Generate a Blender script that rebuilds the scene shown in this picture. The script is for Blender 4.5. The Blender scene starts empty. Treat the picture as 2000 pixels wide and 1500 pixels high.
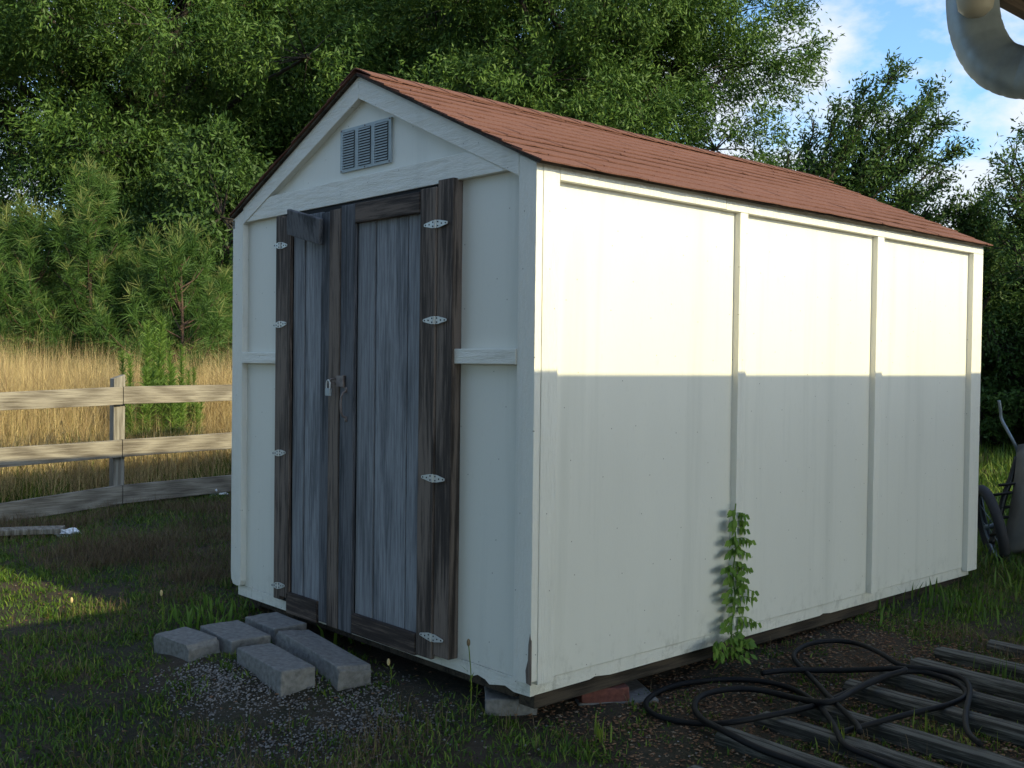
import bpy, bmesh, math, random
import numpy as np
from mathutils import Vector, Matrix
R = math.radians
sc = bpy.context.scene
# ------------------------------------------------------------------ camera
F_PX, CAM = 2072.95, Vector((-2.6549, -2.7995, 1.1816))
YAW, PIT, ROL = 0.8328, -0.0205, 0.0123
vd = Vector((math.cos(PIT)*math.cos(YAW), math.cos(PIT)*math.sin(YAW), math.sin(PIT)))
vr0 = Vector((math.sin(YAW), -math.cos(YAW), 0)); vu0 = vr0.cross(vd)
vr = vr0*math.cos(ROL)+vu0*math.sin(ROL); vu = -vr0*math.sin(ROL)+vu0*math.cos(ROL)
cd = bpy.data.cameras.new('camera'); cam = bpy.data.objects.new('camera', cd); sc.collection.objects.link(cam)
cd.sensor_width = 36; cd.lens = F_PX/2000*36; cd.clip_start = .05; cd.clip_end = 2000
cam.matrix_world = Matrix(((vr.x, vu.x, -vd.x, CAM.x), (vr.y, vu.y, -vd.y, CAM.y), (vr.z, vu.z, -vd.z, CAM.z), (0, 0, 0, 1)))
sc.camera = cam
# ------------------------------------------------------------------ sun, sky, exposure
SUN = Vector((0.17, -1.0, 0.49)).normalized()
EXPOSURE = 1.1
sd = bpy.data.lights.new('sun', 'SUN'); sd.energy = 2.7; sd.angle = R(.5); sd.color = (1, .88, .54)
so = bpy.data.objects.new('sun', sd); sc.collection.objects.link(so); so.rotation_euler = SUN.to_track_quat('Z', 'Y').to_euler()
sc.view_settings.view_transform = 'Standard'; sc.view_settings.look = 'None'
sc.view_settings.exposure = EXPOSURE; sc.view_settings.gamma = 1
w = bpy.data.worlds.new('World'); sc.world = w; w.use_nodes = True
nt = w.node_tree; nt.nodes.clear()
def N(nt, t, **k):
    n = nt.nodes.new(t)
    for a, b in k.items():
        if a[0] == '_': n.inputs[int(a[1:])].default_value = b
        else: setattr(n, a, b)
    return n
sky = N(nt, 'ShaderNodeTexSky', sky_type='NISHITA', sun_disc=False)
sky.sun_elevation = math.asin(SUN.z); sky.sun_rotation = math.atan2(SUN.x, SUN.y)
sky.air_density = 1.0; sky.dust_density = 1.2; sky.ozone_density = 3.2
tc = N(nt, 'ShaderNodeTexCoord'); mp = N(nt, 'ShaderNodeMapping'); mp.inputs['Scale'].default_value = (1, 1, 1.9); mp.inputs['Location'].default_value = (.35, .2, 0)
no = N(nt, 'ShaderNodeTexNoise'); no.inputs['Scale'].default_value = 5.2; no.inputs['Detail'].default_value = 7; no.inputs['Roughness'].default_value = .56
rp = N(nt, 'ShaderNodeValToRGB'); rp.color_ramp.elements[0].position = .49; rp.color_ramp.elements[1].position = .60
rp.color_ramp.elements[0].color = (0, 0, 0, 1); rp.color_ramp.elements[1].color = (.9, .9, .9, 1)
bg = N(nt, 'ShaderNodeBackground'); bg.inputs['Strength'].default_value = .14
bc = N(nt, 'ShaderNodeBackground'); bc.inputs['Color'].default_value = (.88, .93, 1, 1); bc.inputs['Strength'].default_value = .50
mx = N(nt, 'ShaderNodeMixShader'); ow = N(nt, 'ShaderNodeOutputWorld')
L = nt.links.new
L(tc.outputs['Generated'], mp.inputs[0]); L(mp.outputs[0], no.inputs['Vector'])
dt = N(nt, 'ShaderNodeVectorMath', operation='DOT_PRODUCT'); dt.inputs[1].default_value = (.842, .468, .268); L(tc.outputs['Generated'], dt.inputs[0])
mr = N(nt, 'ShaderNodeMapRange'); mr.inputs[1].default_value = .972; mr.inputs[2].default_value = 1.0; mr.inputs[3].default_value = 0; mr.inputs[4].default_value = .105; L(dt.outputs['Value'], mr.inputs[0])
ad = N(nt, 'ShaderNodeMath', operation='ADD'); L(no.outputs[0], ad.inputs[0]); L(mr.outputs[0], ad.inputs[1]); L(ad.outputs[0], rp.inputs[0]); L(rp.outputs[0], mx.inputs[0])
tn = N(nt, 'ShaderNodeMix', data_type='RGBA', blend_type='MULTIPLY'); tn.inputs[0].default_value = 1; tn.inputs[7].default_value = (.82, .97, 1.04, 1)
L(sky.outputs[0], tn.inputs[6]); L(tn.outputs[2], bg.inputs[0]); L(bg.outputs[0], mx.inputs[1]); L(bc.outputs[0], mx.inputs[2]); L(mx.outputs[0], ow.inputs[0])

# ------------------------------------------------------------------ helpers
def ray(px, py): return vd + vr*((px-1000)/F_PX) + vu*((750-py)/F_PX)
def at(px, py, dep): return CAM + ray(px, py)*dep
def ground_z(x, y):
    x = np.asarray(x, float); y = np.asarray(y, float)
    dep = (x-CAM.x)*.673+(y-CAM.y)*.74
    z = -.2+(dep-3.86)*.045
    z = np.clip(z, -.30, .35)
    z = z+.048*np.exp(-(((x+.38)/.34)**2+((y-1.35)/.55)**2)**2)
    z = z+.012*np.sin(x*2.3+1)*np.sin(y*1.9)+.008*np.sin(x*5.1+y*3.3)
    return z
def gz(x, y): return float(ground_z(x, y))
def on_ground(px, py, dz=0):
    v = ray(px, py); t = 4.
    for _ in range(25):
        P = CAM+v*t; t = (gz(P.x, P.y)+dz-CAM.z)/v.z
    return CAM+v*t
def on_z(px, py, z):
    v = ray(px, py); return CAM+v*((z-CAM.z)/v.z)
def tag(o, label=None, cat=None, group=None, kind=None):
    if label: o['label'] = label
    if cat: o['category'] = cat
    if group: o['group'] = group
    if kind: o['kind'] = kind
    return o
def link(o, parent=None):
    sc.collection.objects.link(o)
    if parent: o.parent = parent
    return o
def empty(name, loc, label, cat, group=None, rz=0):
    o = bpy.data.objects.new(name, None); link(o); o.location = loc; o.rotation_euler = (0, 0, rz); o.empty_display_size = .1
    return tag(o, label, cat, group)
def origin_of(p):
    v = Vector((0, 0, 0))
    while p: v += p.location; p = p.parent
    return v
def build(name, bm, mat, parent=None, bevel=0, smooth=False, loc=None):
    """bm is in world coordinates; its object sits at loc (or the parent's origin)"""
    off = origin_of(parent) if parent else Vector((0, 0, 0))
    if loc is not None: off = Vector(loc)
    bmesh.ops.translate(bm, verts=bm.verts, vec=-off)
    me = bpy.data.meshes.new(name); bm.normal_update(); bm.to_mesh(me); bm.free()
    for m in (mat if isinstance(mat, (list, tuple)) else [mat]): me.materials.append(m)
    if smooth: me.polygons.foreach_set('use_smooth', [True]*len(me.polygons))
    o = bpy.data.objects.new(name, me); link(o, parent)
    if parent: o.location = off-origin_of(parent)
    else: o.location = off
    if bevel:
        b = o.modifiers.new('bevel', 'BEVEL'); b.width = bevel; b.segments = 2; b.limit_method = 'ANGLE'
    return o
def np_mesh(name, V, faces_n, mats, parent=None, mi=None, loc=(0, 0, 0), smooth=False):
    """V (n,3) array; faces_n list of (k, index array (m,k)) """
    me = bpy.data.meshes.new(name)
    V = np.asarray(V, np.float32)-np.asarray(loc, np.float32)
    me.vertices.add(len(V)); me.vertices.foreach_set('co', V.ravel())
    li = np.concatenate([f.ravel() for k, f in faces_n]).astype(np.int32)
    tot = np.concatenate([np.full(len(f), k) for k, f in faces_n]).astype(np.int32)
    st = np.concatenate([[0], np.cumsum(tot)[:-1]]).astype(np.int32)
    me.loops.add(len(li)); me.loops.foreach_set('vertex_index', li)
    me.polygons.add(len(tot)); me.polygons.foreach_set('loop_start', st); me.polygons.foreach_set('loop_total', tot)
    if mi is not None: me.polygons.foreach_set('material_index', np.asarray(mi, np.int32))
    if smooth: me.polygons.foreach_set('use_smooth', np.ones(len(tot), bool))
    me.update(calc_edges=True)
    for m in (mats if isinstance(mats, (list, tuple)) else [mats]): me.materials.append(m)
    o = bpy.data.objects.new(name, me); link(o, parent); o.location = loc if not parent else (0, 0, 0)
    return o
def box(bm, x0, x1, y0, y1, z0, z1):
    vs = [bm.verts.new(p) for p in ((x0, y0, z0), (x1, y0, z0), (x1, y1, z0), (x0, y1, z0), (x0, y0, z1), (x1, y0, z1), (x1, y1, z1), (x0, y1, z1))]
    for f in ((0, 3, 2, 1), (4, 5, 6, 7), (0, 1, 5, 4), (1, 2, 6, 5), (2, 3, 7, 6), (3, 0, 4, 7)): bm.faces.new([vs[i] for i in f])
    return vs
def prism_x(bm, poly, x0, x1):
    """poly of (y,z) extruded along x"""
    a = [bm.verts.new((x0, y, z)) for y, z in poly]; b = [bm.verts.new((x1, y, z)) for y, z in poly]
    n = len(poly); bm.faces.new(a); bm.faces.new(b[::-1])
    for i in range(n): bm.faces.new((a[(i+1) % n], a[i], b[i], b[(i+1) % n]))
    bmesh.ops.recalc_face_normals(bm, faces=bm.faces)
def prism_y(bm, poly, y0, y1):
    a = [bm.verts.new((x, y0, z)) for x, z in poly]; b = [bm.verts.new((x, y1, z)) for x, z in poly]
    n = len(poly); bm.faces.new(a); bm.faces.new(b[::-1])
    for i in range(n): bm.faces.new((a[(i+1) % n], a[i], b[i], b[(i+1) % n]))
    bmesh.ops.recalc_face_normals(bm, faces=bm.faces)
def tube(bm, pts, rad, seg=8, cap=True, scale2=1.0):
    pts = [Vector(p) for p in pts]; rings = []; n = len(pts)
    rads = rad if isinstance(rad, (list, tuple)) else [rad]*n
    up = None
    for i, p in enumerate(pts):
        t = (pts[min(i+1, n-1)]-pts[max(i-1, 0)]).normalized()
        if up is None:
            up = Vector((0, 0, 1)) if abs(t.z) < .9 else Vector((1, 0, 0))
        s = t.cross(up)
        if s.length < 1e-5: s = t.orthogonal()
        s.normalize(); up = s.cross(t).normalized()
        rings.append([bm.verts.new(p+(s*math.cos(a)+up*(math.sin(a)*scale2))*rads[i]) for a in [2*math.pi*k/seg for k in range(seg)]])
    for i in range(n-1):
        for k in range(seg):
            bm.faces.new((rings[i][k], rings[i][(k+1) % seg], rings[i+1][(k+1) % seg], rings[i+1][k]))
    if cap:
        bm.faces.new(rings[0][::-1]); bm.faces.new(rings[-1])
    return rings
def catmull(P, n=8):
    P = [Vector(p) for p in P]; P = [P[0]*2-P[1]]+P+[P[-1]*2-P[-2]]; out = []
    for i in range(1, len(P)-2):
        for k in range(n):
            t = k/n; a, b, c, d = P[i-1:i+3]
            out.append(.5*((2*b)+(c-a)*t+(2*a-5*b+4*c-d)*t*t+(3*b-a-3*c+d)*t**3))
    return out+[P[-2]]

# ------------------------------------------------------------------ materials
def mat(name):
    m = bpy.data.materials.new(name); m.use_nodes = True
    return m, m.node_tree, m.node_tree.nodes['Principled BSDF']
def ramp(nt, fac, stops):
    r = N(nt, 'ShaderNodeValToRGB'); cr = r.color_ramp
    while len(cr.elements) < len(stops): cr.elements.new(.5)
    for e, (p, c) in zip(cr.elements, stops): e.position = p; e.color = tuple(c)+(1,)
    nt.links.new(fac, r.inputs[0]); return r.outputs[0]
def noise(nt, scale, detail=5, rough=.55, stretch=(1, 1, 1), coord=None):
    if coord is None: coord = N(nt, 'ShaderNodeTexCoord').outputs['Object']
    m = N(nt, 'ShaderNodeMapping'); m.inputs['Scale'].default_value = stretch
    n = N(nt, 'ShaderNodeTexNoise'); n.inputs['Scale'].default_value = scale; n.inputs['Detail'].default_value = detail; n.inputs['Roughness'].default_value = rough
    nt.links.new(coord, m.inputs[0]); nt.links.new(m.outputs[0], n.inputs['Vector']); return n.outputs[0]
def mixc(nt, f, a, b, mode='MIX'):
    m = N(nt, 'ShaderNodeMix', data_type='RGBA', blend_type=mode)
    for s, v in ((m.inputs[0], f), (m.inputs[6], a), (m.inputs[7], b)):
        if isinstance(v, (int, float)): s.default_value = v
        elif isinstance(v, tuple): s.default_value = v if len(v) == 4 else v+(1,)
        else: nt.links.new(v, s)
    return m.outputs[2]
def math_n(nt, op, a, b=0.):
    m = N(nt, 'ShaderNodeMath', operation=op)
    for s, v in ((m.inputs[0], a), (m.inputs[1], b)):
        if isinstance(v, (int, float)): s.default_value = v
        else: nt.links.new(v, s)
    return m.outputs[0]
def bump(nt, bs, h, strength=.3, dist=.01):
    b = N(nt, 'ShaderNodeBump'); b.inputs['Strength'].default_value = strength; b.inputs['Distance'].default_value = dist
    nt.links.new(h, b.inputs['Height']); nt.links.new(b.outputs[0], bs.inputs['Normal'])
def simple(name, c, rough=.6, metal=0, var=.15, scale=20, bs_=.2, bd=.003):
    m, nt, b = mat(name); n = noise(nt, scale)
    lo = tuple(x*(1-var) for x in c); hi = tuple(min(1, x*(1+var)) for x in c)
    nt.links.new(ramp(nt, n, [(.3, lo), (.7, hi)]), b.inputs['Base Color'])
    b.inputs['Roughness'].default_value = rough; b.inputs['Metallic'].default_value = metal
    if bs_: bump(nt, b, n, bs_, bd)
    return m
def paint(name, grain=0.0, base=(.74, .72, .64)):
    m, nt, b = mat(name); co = N(nt, 'ShaderNodeTexCoord').outputs['Object']
    n1 = noise(nt, 1.3, 4, .6, (1, 1, .35), co)
    c = ramp(nt, n1, [(.35, tuple(x*.93 for x in base)), (.65, base)])
    n2 = noise(nt, 60, 3, .6, (1, 1, .3), co)
    c = mixc(nt, ramp(nt, n2, [(.62, (0, 0, 0)), (.78, (.22,)*3)]), c, (.45, .43, .36))
    # vertical weather streaks
    n4 = noise(nt, 9, 4, .6, (1, 1, .05), co)
    c = mixc(nt, ramp(nt, n4, [(.52, (0, 0, 0)), (.75, (.38,)*3)]), c, (.48, .48, .42))
    # dirt and mildew along the bottom edge, with some shading painted in
    sep = N(nt, 'ShaderNodeSeparateXYZ'); nt.links.new(co, sep.inputs[0])
    mr = N(nt, 'ShaderNodeMapRange'); nt.links.new(sep.outputs[2], mr.inputs[0]); mr.inputs[1].default_value = .0; mr.inputs[2].default_value = .24; mr.inputs[3].default_value = 1; mr.inputs[4].default_value = 0
    n3 = noise(nt, 22, 6, .7, (1, 1, .6), co)
    d = math_n(nt, 'MULTIPLY', mr.outputs[0], ramp(nt, n3, [(.52, (0, 0, 0)), (.75, (.8,)*3)]))
    c = mixc(nt, d, c, (.20, .19, .13))
    # specks and nail heads
    v = N(nt, 'ShaderNodeTexVoronoi', voronoi_dimensions='2D'); v.inputs['Scale'].default_value = 5.0; v.inputs['Randomness'].default_value = .8
    cx = N(nt, 'ShaderNodeCombineXYZ'); nt.links.new(math_n(nt, 'ADD', sep.outputs[0], sep.outputs[1]), cx.inputs[0]); nt.links.new(sep.outputs[2], cx.inputs[1]); nt.links.new(cx.outputs[0], v.inputs['Vector'])
    c = mixc(nt, math_n(nt, 'LESS_THAN', v.outputs['Distance'], .013), c, (.30, .28, .23))
    nt.links.new(c, b.inputs['Base Color']); b.inputs['Roughness'].default_value = .55
    if grain:
        g = noise(nt, 26, 7, .7, (1, 1, .16) if grain < 2 else (1, .16, 1), co)
        bump(nt, b, g, 1.0, .011)
    else: bump(nt, b, noise(nt, 90, 4, .6, (1, 1, .3), co), .25, .002)
    return m
def wood(name, dark, light, axis='z', scale=14, bd=.004, island=.35, con=1.0):
    m, nt, b = mat(name); co = N(nt, 'ShaderNodeTexCoord').outputs['Object']
    s = {'z': (1, 1, .05), 'y': (1, .05, 1), 'x': (.05, 1, 1)}[axis]
    isl = N(nt, 'ShaderNodeNewGeometry').outputs['Random Per Island']
    add = N(nt, 'ShaderNodeVectorMath', operation='ADD'); nt.links.new(co, add.inputs[0])
    cmb = N(nt, 'ShaderNodeCombineXYZ'); k = math_n(nt, 'MULTIPLY', isl, 13.); [nt.links.new(k, cmb.inputs[i]) for i in range(3)]; nt.links.new(cmb.outputs[0], add.inputs[1]); co2 = add.outputs[0]
    g = noise(nt, scale*5, 8, .7, s, co2); l = noise(nt, scale*.35, 4, .6, s, co2)
    w_ = N(nt, 'ShaderNodeTexWave'); w_.inputs['Scale'].default_value = scale*.45; w_.inputs['Distortion'].default_value = 9; w_.inputs['Detail'].default_value = 3
    mp_ = N(nt, 'ShaderNodeMapping'); mp_.inputs['Scale'].default_value = tuple(max(q, .12) for q in s); nt.links.new(co2, mp_.inputs[0]); nt.links.new(mp_.outputs[0], w_.inputs['Vector'])
    f = math_n(nt, 'ADD', math_n(nt, 'MULTIPLY', g, .75), math_n(nt, 'ADD', math_n(nt, 'MULTIPLY', l, .18), math_n(nt, 'MULTIPLY', w_.outputs['Fac'], .12)))
    c = ramp(nt, f, [(.5-.12*con, tuple(x*.4 for x in dark)), (.5-.03*con, dark), (.5+.08*con, light)])
    c = mixc(nt, math_n(nt, 'MULTIPLY', isl, island), c, dark)
    nt.links.new(c, b.inputs['Base Color']); b.inputs['Roughness'].default_value = .8; b.inputs['Specular IOR Level'].default_value = .25
    bump(nt, b, g, .7, bd); return m
def leafmat(name, a, b_, trans=.24, scale=1.2):
    m = bpy.data.materials.new(name); m.use_nodes = True; nt = m.node_tree; nt.nodes.clear()
    isl = N(nt, 'ShaderNodeNewGeometry').outputs['Random Per Island']
    n = noise(nt, scale, 3)
    f = math_n(nt, 'ADD', math_n(nt, 'MULTIPLY', isl, .45), math_n(nt, 'MULTIPLY', n, .6))
    c = ramp(nt, f, [(.2, a), (.75, b_)])
    d = N(nt, 'ShaderNodeBsdfDiffuse'); t = N(nt, 'ShaderNodeBsdfTranslucent'); g = N(nt, 'ShaderNodeBsdfGlossy'); g.inputs['Roughness'].default_value = .6; g.inputs['Color'].default_value = (1, 1, 1, 1)
    m1 = N(nt, 'ShaderNodeMixShader'); m1.inputs[0].default_value = trans; m2 = N(nt, 'ShaderNodeMixShader'); m2.inputs[0].default_value = .02; o = N(nt, 'ShaderNodeOutputMaterial')
    nt.links.new(c, d.inputs[0]); nt.links.new(c, t.inputs[0]); nt.links.new(d.outputs[0], m1.inputs[1]); nt.links.new(t.outputs[0], m1.inputs[2])
    nt.links.new(m1.outputs[0], m2.inputs[1]); nt.links.new(g.outputs[0], m2.inputs[2]); nt.links.new(m2.outputs[0], o.inputs[0]); return m
M = {}
M['panel'] = paint('painted siding', 0, (.70, .685, .61)); M['trim'] = paint('painted rough trim', 1); M['trimh'] = paint('painted rough trim horizontal', 2)
M['brown'] = wood('brown weathered board', (.06, .046, .038), (.20, .155, .125))
M['brownh'] = wood('brown weathered board level', (.045, .033, .027), (.16, .12, .095), 'y')
M['grey'] = wood('grey weathered plank', (.13, .135, .145), (.275, .285, .30), 'z', 18, .004, .35, 1.6)
M['stile'] = wood('dark blue grey stile', (.055, .058, .065), (.14, .14, .15))
M['black'] = simple('painted gap shade', (.008, .008, .009), .9, 0, .1, 20, 0)  # black colour for the shade inside plank gaps, vent slots and screw holes
M['skid'] = wood('dark treated skid', (.03, .024, .018), (.075, .058, .042), 'x')
M['timber'] = wood('weathered landscape timber', (.035, .035, .03), (.15, .148, .132), 'y', 20, .006)
M['rail'] = wood('sun bleached rail', (.12, .10, .078), (.40, .36, .29), 'x', 16, .005, .25, 3.0)
M['post'] = wood('sun bleached post', (.14, .125, .10), (.38, .35, .30), 'z', 16, .004, .25, 2.6)
M['galv'] = simple('zinc plated steel', (.50, .51, .49), .5, .3, .12, 60, 0)
M['alu'] = simple('mill aluminium', (.31, .35, .36), .6, .3, .1, 30, 0)
M['rust'] = simple('dull brown steel', (.17, .14, .13), .6, .3, .3, 40)
M['conc'] = simple('concrete block', (.17, .165, .155), .95, 0, .3, 45, .8, .006)
M['brick'] = simple('red brick block', (.12, .04, .03), .9, 0, .3, 50, .6, .004)
M['hose'] = simple('black poly pipe', (.006, .0065, .008), .62, 0, .2, 20, 0)
M['hose'].node_tree.nodes['Principled BSDF'].inputs['Specular IOR Level'].default_value = .2
M['blackmetal'] = simple('black painted steel', (.012, .012, .014), .4, 0, .2, 30, 0)
M['rubber'] = simple('dusty rubber', (.025, .025, .028), .8, 0, .2, 30, .2)
M['tub'] = simple('grey plastic tub', (.17, .165, .155), .5, 0, .2, 8, .1)
M['greymetal'] = simple('grey tube', (.16, .19, .21), .4, .4, .15, 30, 0)
M['spout'] = simple('galvanised gutter pipe', (.36, .41, .42), .55, .2, .25, 14, .1)
M['cream'] = simple('cream gutter outlet', (.52, .47, .36), .5, 0, .15, 10, .1)
M['white'] = simple('white plastic', (.72, .74, .76), .4, 0, .1, 20, .3)
M['soffit'] = wood('brown porch boards', (.07, .05, .035), (.15, .11, .08), 'x')
M['housew'] = simple('brick house wall', (.25, .13, .09), .9, 0, .3, 12)
M['hroof'] = simple('house shingle', (.10, .09, .085), .95, 0, .3, 30)
M['bark'] = simple('bark', (.035, .028, .022), .95, 0, .4, 9, .8, .03)
M['pbark'] = simple('pine bark', (.085, .052, .036), .95, 0, .4, 20, .6, .01)
M['oak1'] = leafmat('oak leaf', (.020, .062, .011), (.074, .138, .022))
M['oak2'] = leafmat('oak leaf light', (.042, .098, .014), (.112, .185, .030))
M['dk1'] = leafmat('dark leaf', (.026, .06, .014), (.07, .13, .025), .25)
M['needle'] = leafmat('pine needle', (.028, .080, .017), (.078, .148, .026), .2)
M['needle2'] = leafmat('pine needle new', (.10, .15, .03), (.20, .22, .07), .2)
M['fennel'] = leafmat('fennel leaf', (.08, .17, .022), (.17, .27, .05), .3)
M['vine'] = leafmat('vine leaf', (.07, .16, .02), (.17, .28, .04), .35, 12)
M['g1'] = leafmat('lawn green', (.026, .075, .006), (.09, .165, .014), .3, 1.5)
M['g2'] = leafmat('lawn yellow green', (.10, .16, .016), (.20, .26, .035), .3, 1.5)
M['g3'] = leafmat('dry blade', (.085, .058, .030), (.19, .135, .07), .2, 1.5)
M['gold'] = leafmat('golden grass', (.42, .30, .13), (.76, .60, .30), .3, .8)
M['gold2'] = leafmat('pale seed stem', (.22, .15, .07), (.50, .36, .19), .3, .8)
M['litter'] = leafmat('leaf litter', (.09, .042, .024), (.26, .15, .085), .1, 8)

def shingle_mat():
    m, nt, b = mat('red brown shingle'); co = N(nt, 'ShaderNodeTexCoord').outputs['Object']
    isl = N(nt, 'ShaderNodeNewGeometry').outputs['Random Per Island']
    c = ramp(nt, noise(nt, 260, 2, .6, (1, 1, 1), co), [(.35, (.10, .040, .030)), (.65, (.215, .112, .085))])
    c = mixc(nt, math_n(nt, 'MULTIPLY', isl, .30), c, (.17, .085, .065))
    c = mixc(nt, ramp(nt, noise(nt, 1.7, 5, .6, (1, 1, 1), co), [(.5, (0, 0, 0)), (.8, (.5,)*3)]), c, (.20, .10, .08))
    nt.links.new(c, b.inputs['Base Color']); b.inputs['Roughness'].default_value = .95; b.inputs['Specular IOR Level'].default_value = .08
    bump(nt, b, noise(nt, 300, 2, .5, (1, 1, 1), co), .6, .003); return m
M['shingle'] = shingle_mat()
def ground_mat():
    m, nt, b = mat('yard soil'); co = N(nt, 'ShaderNodeTexCoord').outputs['Object']
    c = ramp(nt, noise(nt, 1.6, 6, .65, (1, 1, 1), co), [(.35, (.016, .024, .007)), (.5, (.030, .025, .012)), (.68, (.065, .040, .022))])
    c = mixc(nt, ramp(nt, noise(nt, 55, 4, .7, (1, 1, 1), co), [(.4, (0, 0, 0)), (.75, (.7,)*3)]), c, (.085, .055, .032))
    nt.links.new(c, b.inputs['Base Color']); b.inputs['Roughness'].default_value = 1
    bump(nt, b, noise(nt, 38, 7, .75, (1, 1, 1), co), 1, .03); return m
M['ground'] = ground_mat()

# ------------------------------------------------------------------ ground
def axis_pts(lo, hi, fine0, fine1, step, far):
    a = list(np.arange(fine0, fine1+1e-6, step)); g = step; x = fine0; left = []
    while x > lo: g *= 1.35; x -= g; left.append(x)
    g = step; x = fine1; right = []
    while x < hi: g *= 1.35; x += g; right.append(x)
    return np.array(left[::-1]+a+right)
gx = axis_pts(-250, 250, -4, 6, .12, 0); gy = axis_pts(-250, 250, -3.5, 9, .12, 0)
GX, GY = np.meshgrid(gx, gy, indexing='ij'); rs = np.random.RandomState(3)
GZ = ground_z(GX, GY)+rs.normal(0, .004, GX.shape)
Vg = np.stack([GX, GY, GZ], -1).reshape(-1, 3); nx, ny = GX.shape
ii = (np.arange(nx-1)[:, None]*ny+np.arange(ny-1)[None]).ravel()
g_ = np_mesh('ground', Vg, [(4, np.stack([ii, ii+ny, ii+ny+1, ii+1], 1))], M['ground'], smooth=True); tag(g_, kind='structure')

M['bounce'] = simple('pale driveway concrete', (.30, .285, .26), .9, 0, .12, 3, .2)
bm = bmesh.new(); box(bm, -9, 12, -16, -3.0, -.6, -.262); tag(build('bounce_slab', bm, M['bounce']), kind='structure')  # unseen pale slab added to bounce sunlight onto the shed's long wall
# ------------------------------------------------------------------ shed
W, LX, H, SL = 2.30, 3.66, 1.91, .4565
def roofz(y): return H+SL*min(y, W-y)
shed = empty('garden_shed', (0, 0, -.115), 'cream painted wooden shed with weathered double doors and red brown shingle roof', 'shed')
def part(name, m, parent=None, bev=0.0, *boxes, fn=None):
    bm = bmesh.new()
    for b in boxes: box(bm, *b)
    if fn: fn(bm)
    return build(name, bm, m, parent or shed, bev)
walls = part('wall', M['panel'], fn=lambda bm: prism_x(bm, [(.031, .0), (W-.02, .0), (W-.02, roofz(W-.02)-.001), (W/2, roofz(W/2)-.001), (.031, roofz(.031)-.001)], .032, LX-.02))
# front trim
part('corner_board', M['trim'], None, .002, fn=lambda bm: prism_x(bm, [(0, .012), (.02, 0), (.095, .0), (.095, roofz(.095)-.004), (0, roofz(0)-.004)], 0, .033))
o = part('bare_wood_patch', M['brown'], None, 0, fn=lambda bm: prism_x(bm, [(-.001, .0), (.022, .004), (.026, .05), (.014, .09), (.012, .15), (.004, .19), (-.001, .16)], -.0012, .004)); o['label'] = 'brown rotten patch at the foot of the corner board'
bm = bmesh.new(); prism_x(bm, [(2.195, .03), (2.205, .006), (2.235, .0), (2.275, .004), (2.296, .03), (2.30, .07), (2.30, H-.004), (2.195, H+.035)], 0, .033); build('corner_board', bm, M['trim'], shed, .002)
part('corner_board', M['trim'], None, .002, (.0345, .118, -.002, .032, -.006, 1.917))
part('corner_board', M['trim'], None, .002, (3.535, 3.66, -.002, .032, -.02, 1.854))
part('corner_board', M['trim'], None, .002, (3.55, 3.66, W-.02, W, 0, 1.9))
part('corner_board', M['trim'], None, .002, (.022, .118, W-.018, W+.002, .05, 1.9))
for i, (a, b) in enumerate(((1.240, 1.298), (2.432, 2.498))): part('batten', M['trim'], None, .002, (a, b, -.001, .032, .002, 1.854))
for yb in (1.24, 2.43): part('batten', M['trim'], None, .002, (yb, yb+.06, W-.02, W, .002, 1.854))
part('fascia_board', M['trim'], None, .002, (.1185, 1.132, -.003, .032, 1.857, 1.92))
part('fascia_board', M['trim'], None, .002, (1.1345, 3.66, -.002, .032, 1.855, 1.92))
part('fascia_board', M['trim'], None, .002, (.0, 3.66, W-.02, W+.003, 1.857, 1.905))
part('tie_board', M['trimh'], None, .002, fn=lambda bm: prism_x(bm, [(.10, 1.900), (2.19, 1.884), (2.19, 1.958), (2.12, 1.989), (.18, 2.001), (.10, 1.966)], .004, .0325))
def rake(bm, y0, y1, flip):
    f = (lambda y: y) if not flip else (lambda y: W-y)
    prism_x(bm, [(f(y0), roofz(y0)-.002), (f(W/2 if y1 is None else y1), roofz(W/2)-.002), (f(W/2), roofz(W/2)-.098), (f(y0), roofz(y0)-.085)], 0.0, .0325)
part('rake_board', M['trimh'], None, .002, fn=lambda bm: rake(bm, .097, None, False))
bm = bmesh.new(); rake(bm, .107, None, True); build('rake_board', bm, M['trimh'], shed, .002)
part('rail_trim', M['trimh'], None, .003, (-.004, .0325, .097, .470, 1.173, 1.232))
part('rail_trim', M['trimh'], None, .003, (-.002, .0325, 1.850, 2.193, 1.160, 1.216))
# skirt and skids; a chipped lower edge near the corner
def skirt_front(bm):
    prism_x(bm, [(.03, -.055), (.12, -.058), (.17, -.045), (.26, -.062), (.285, -.048), (.33, -.040), (.36, -.052), (W-.03, -.055), (W-.03, -.002), (.03, -.002)], .028, .05)
part('skirt_board', M['trimh'], None, .001, fn=skirt_front)
part('skirt_board', M['trimh'], None, .001, fn=lambda bm: prism_y(bm, [(.05, -.055), (.35, -.053), (.38, -.046), (.47, -.056), (2.0, -.054), (2.03, -.047), (2.1, -.055), (3.63, -.055), (3.63, -.002), (.05, -.002)], .034, .05))
part('skid', M['skid'], None, .004, (.07, 3.58, .05, .14, -.115, -.056)); part('skid', M['skid'], None, .004, (.07, 3.58, 2.12, 2.22, -.115, -.056))
part('floor_frame', M['skid'], None, .004, (.055, 3.6, .145, 2.115, -.09, -.02))
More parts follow.
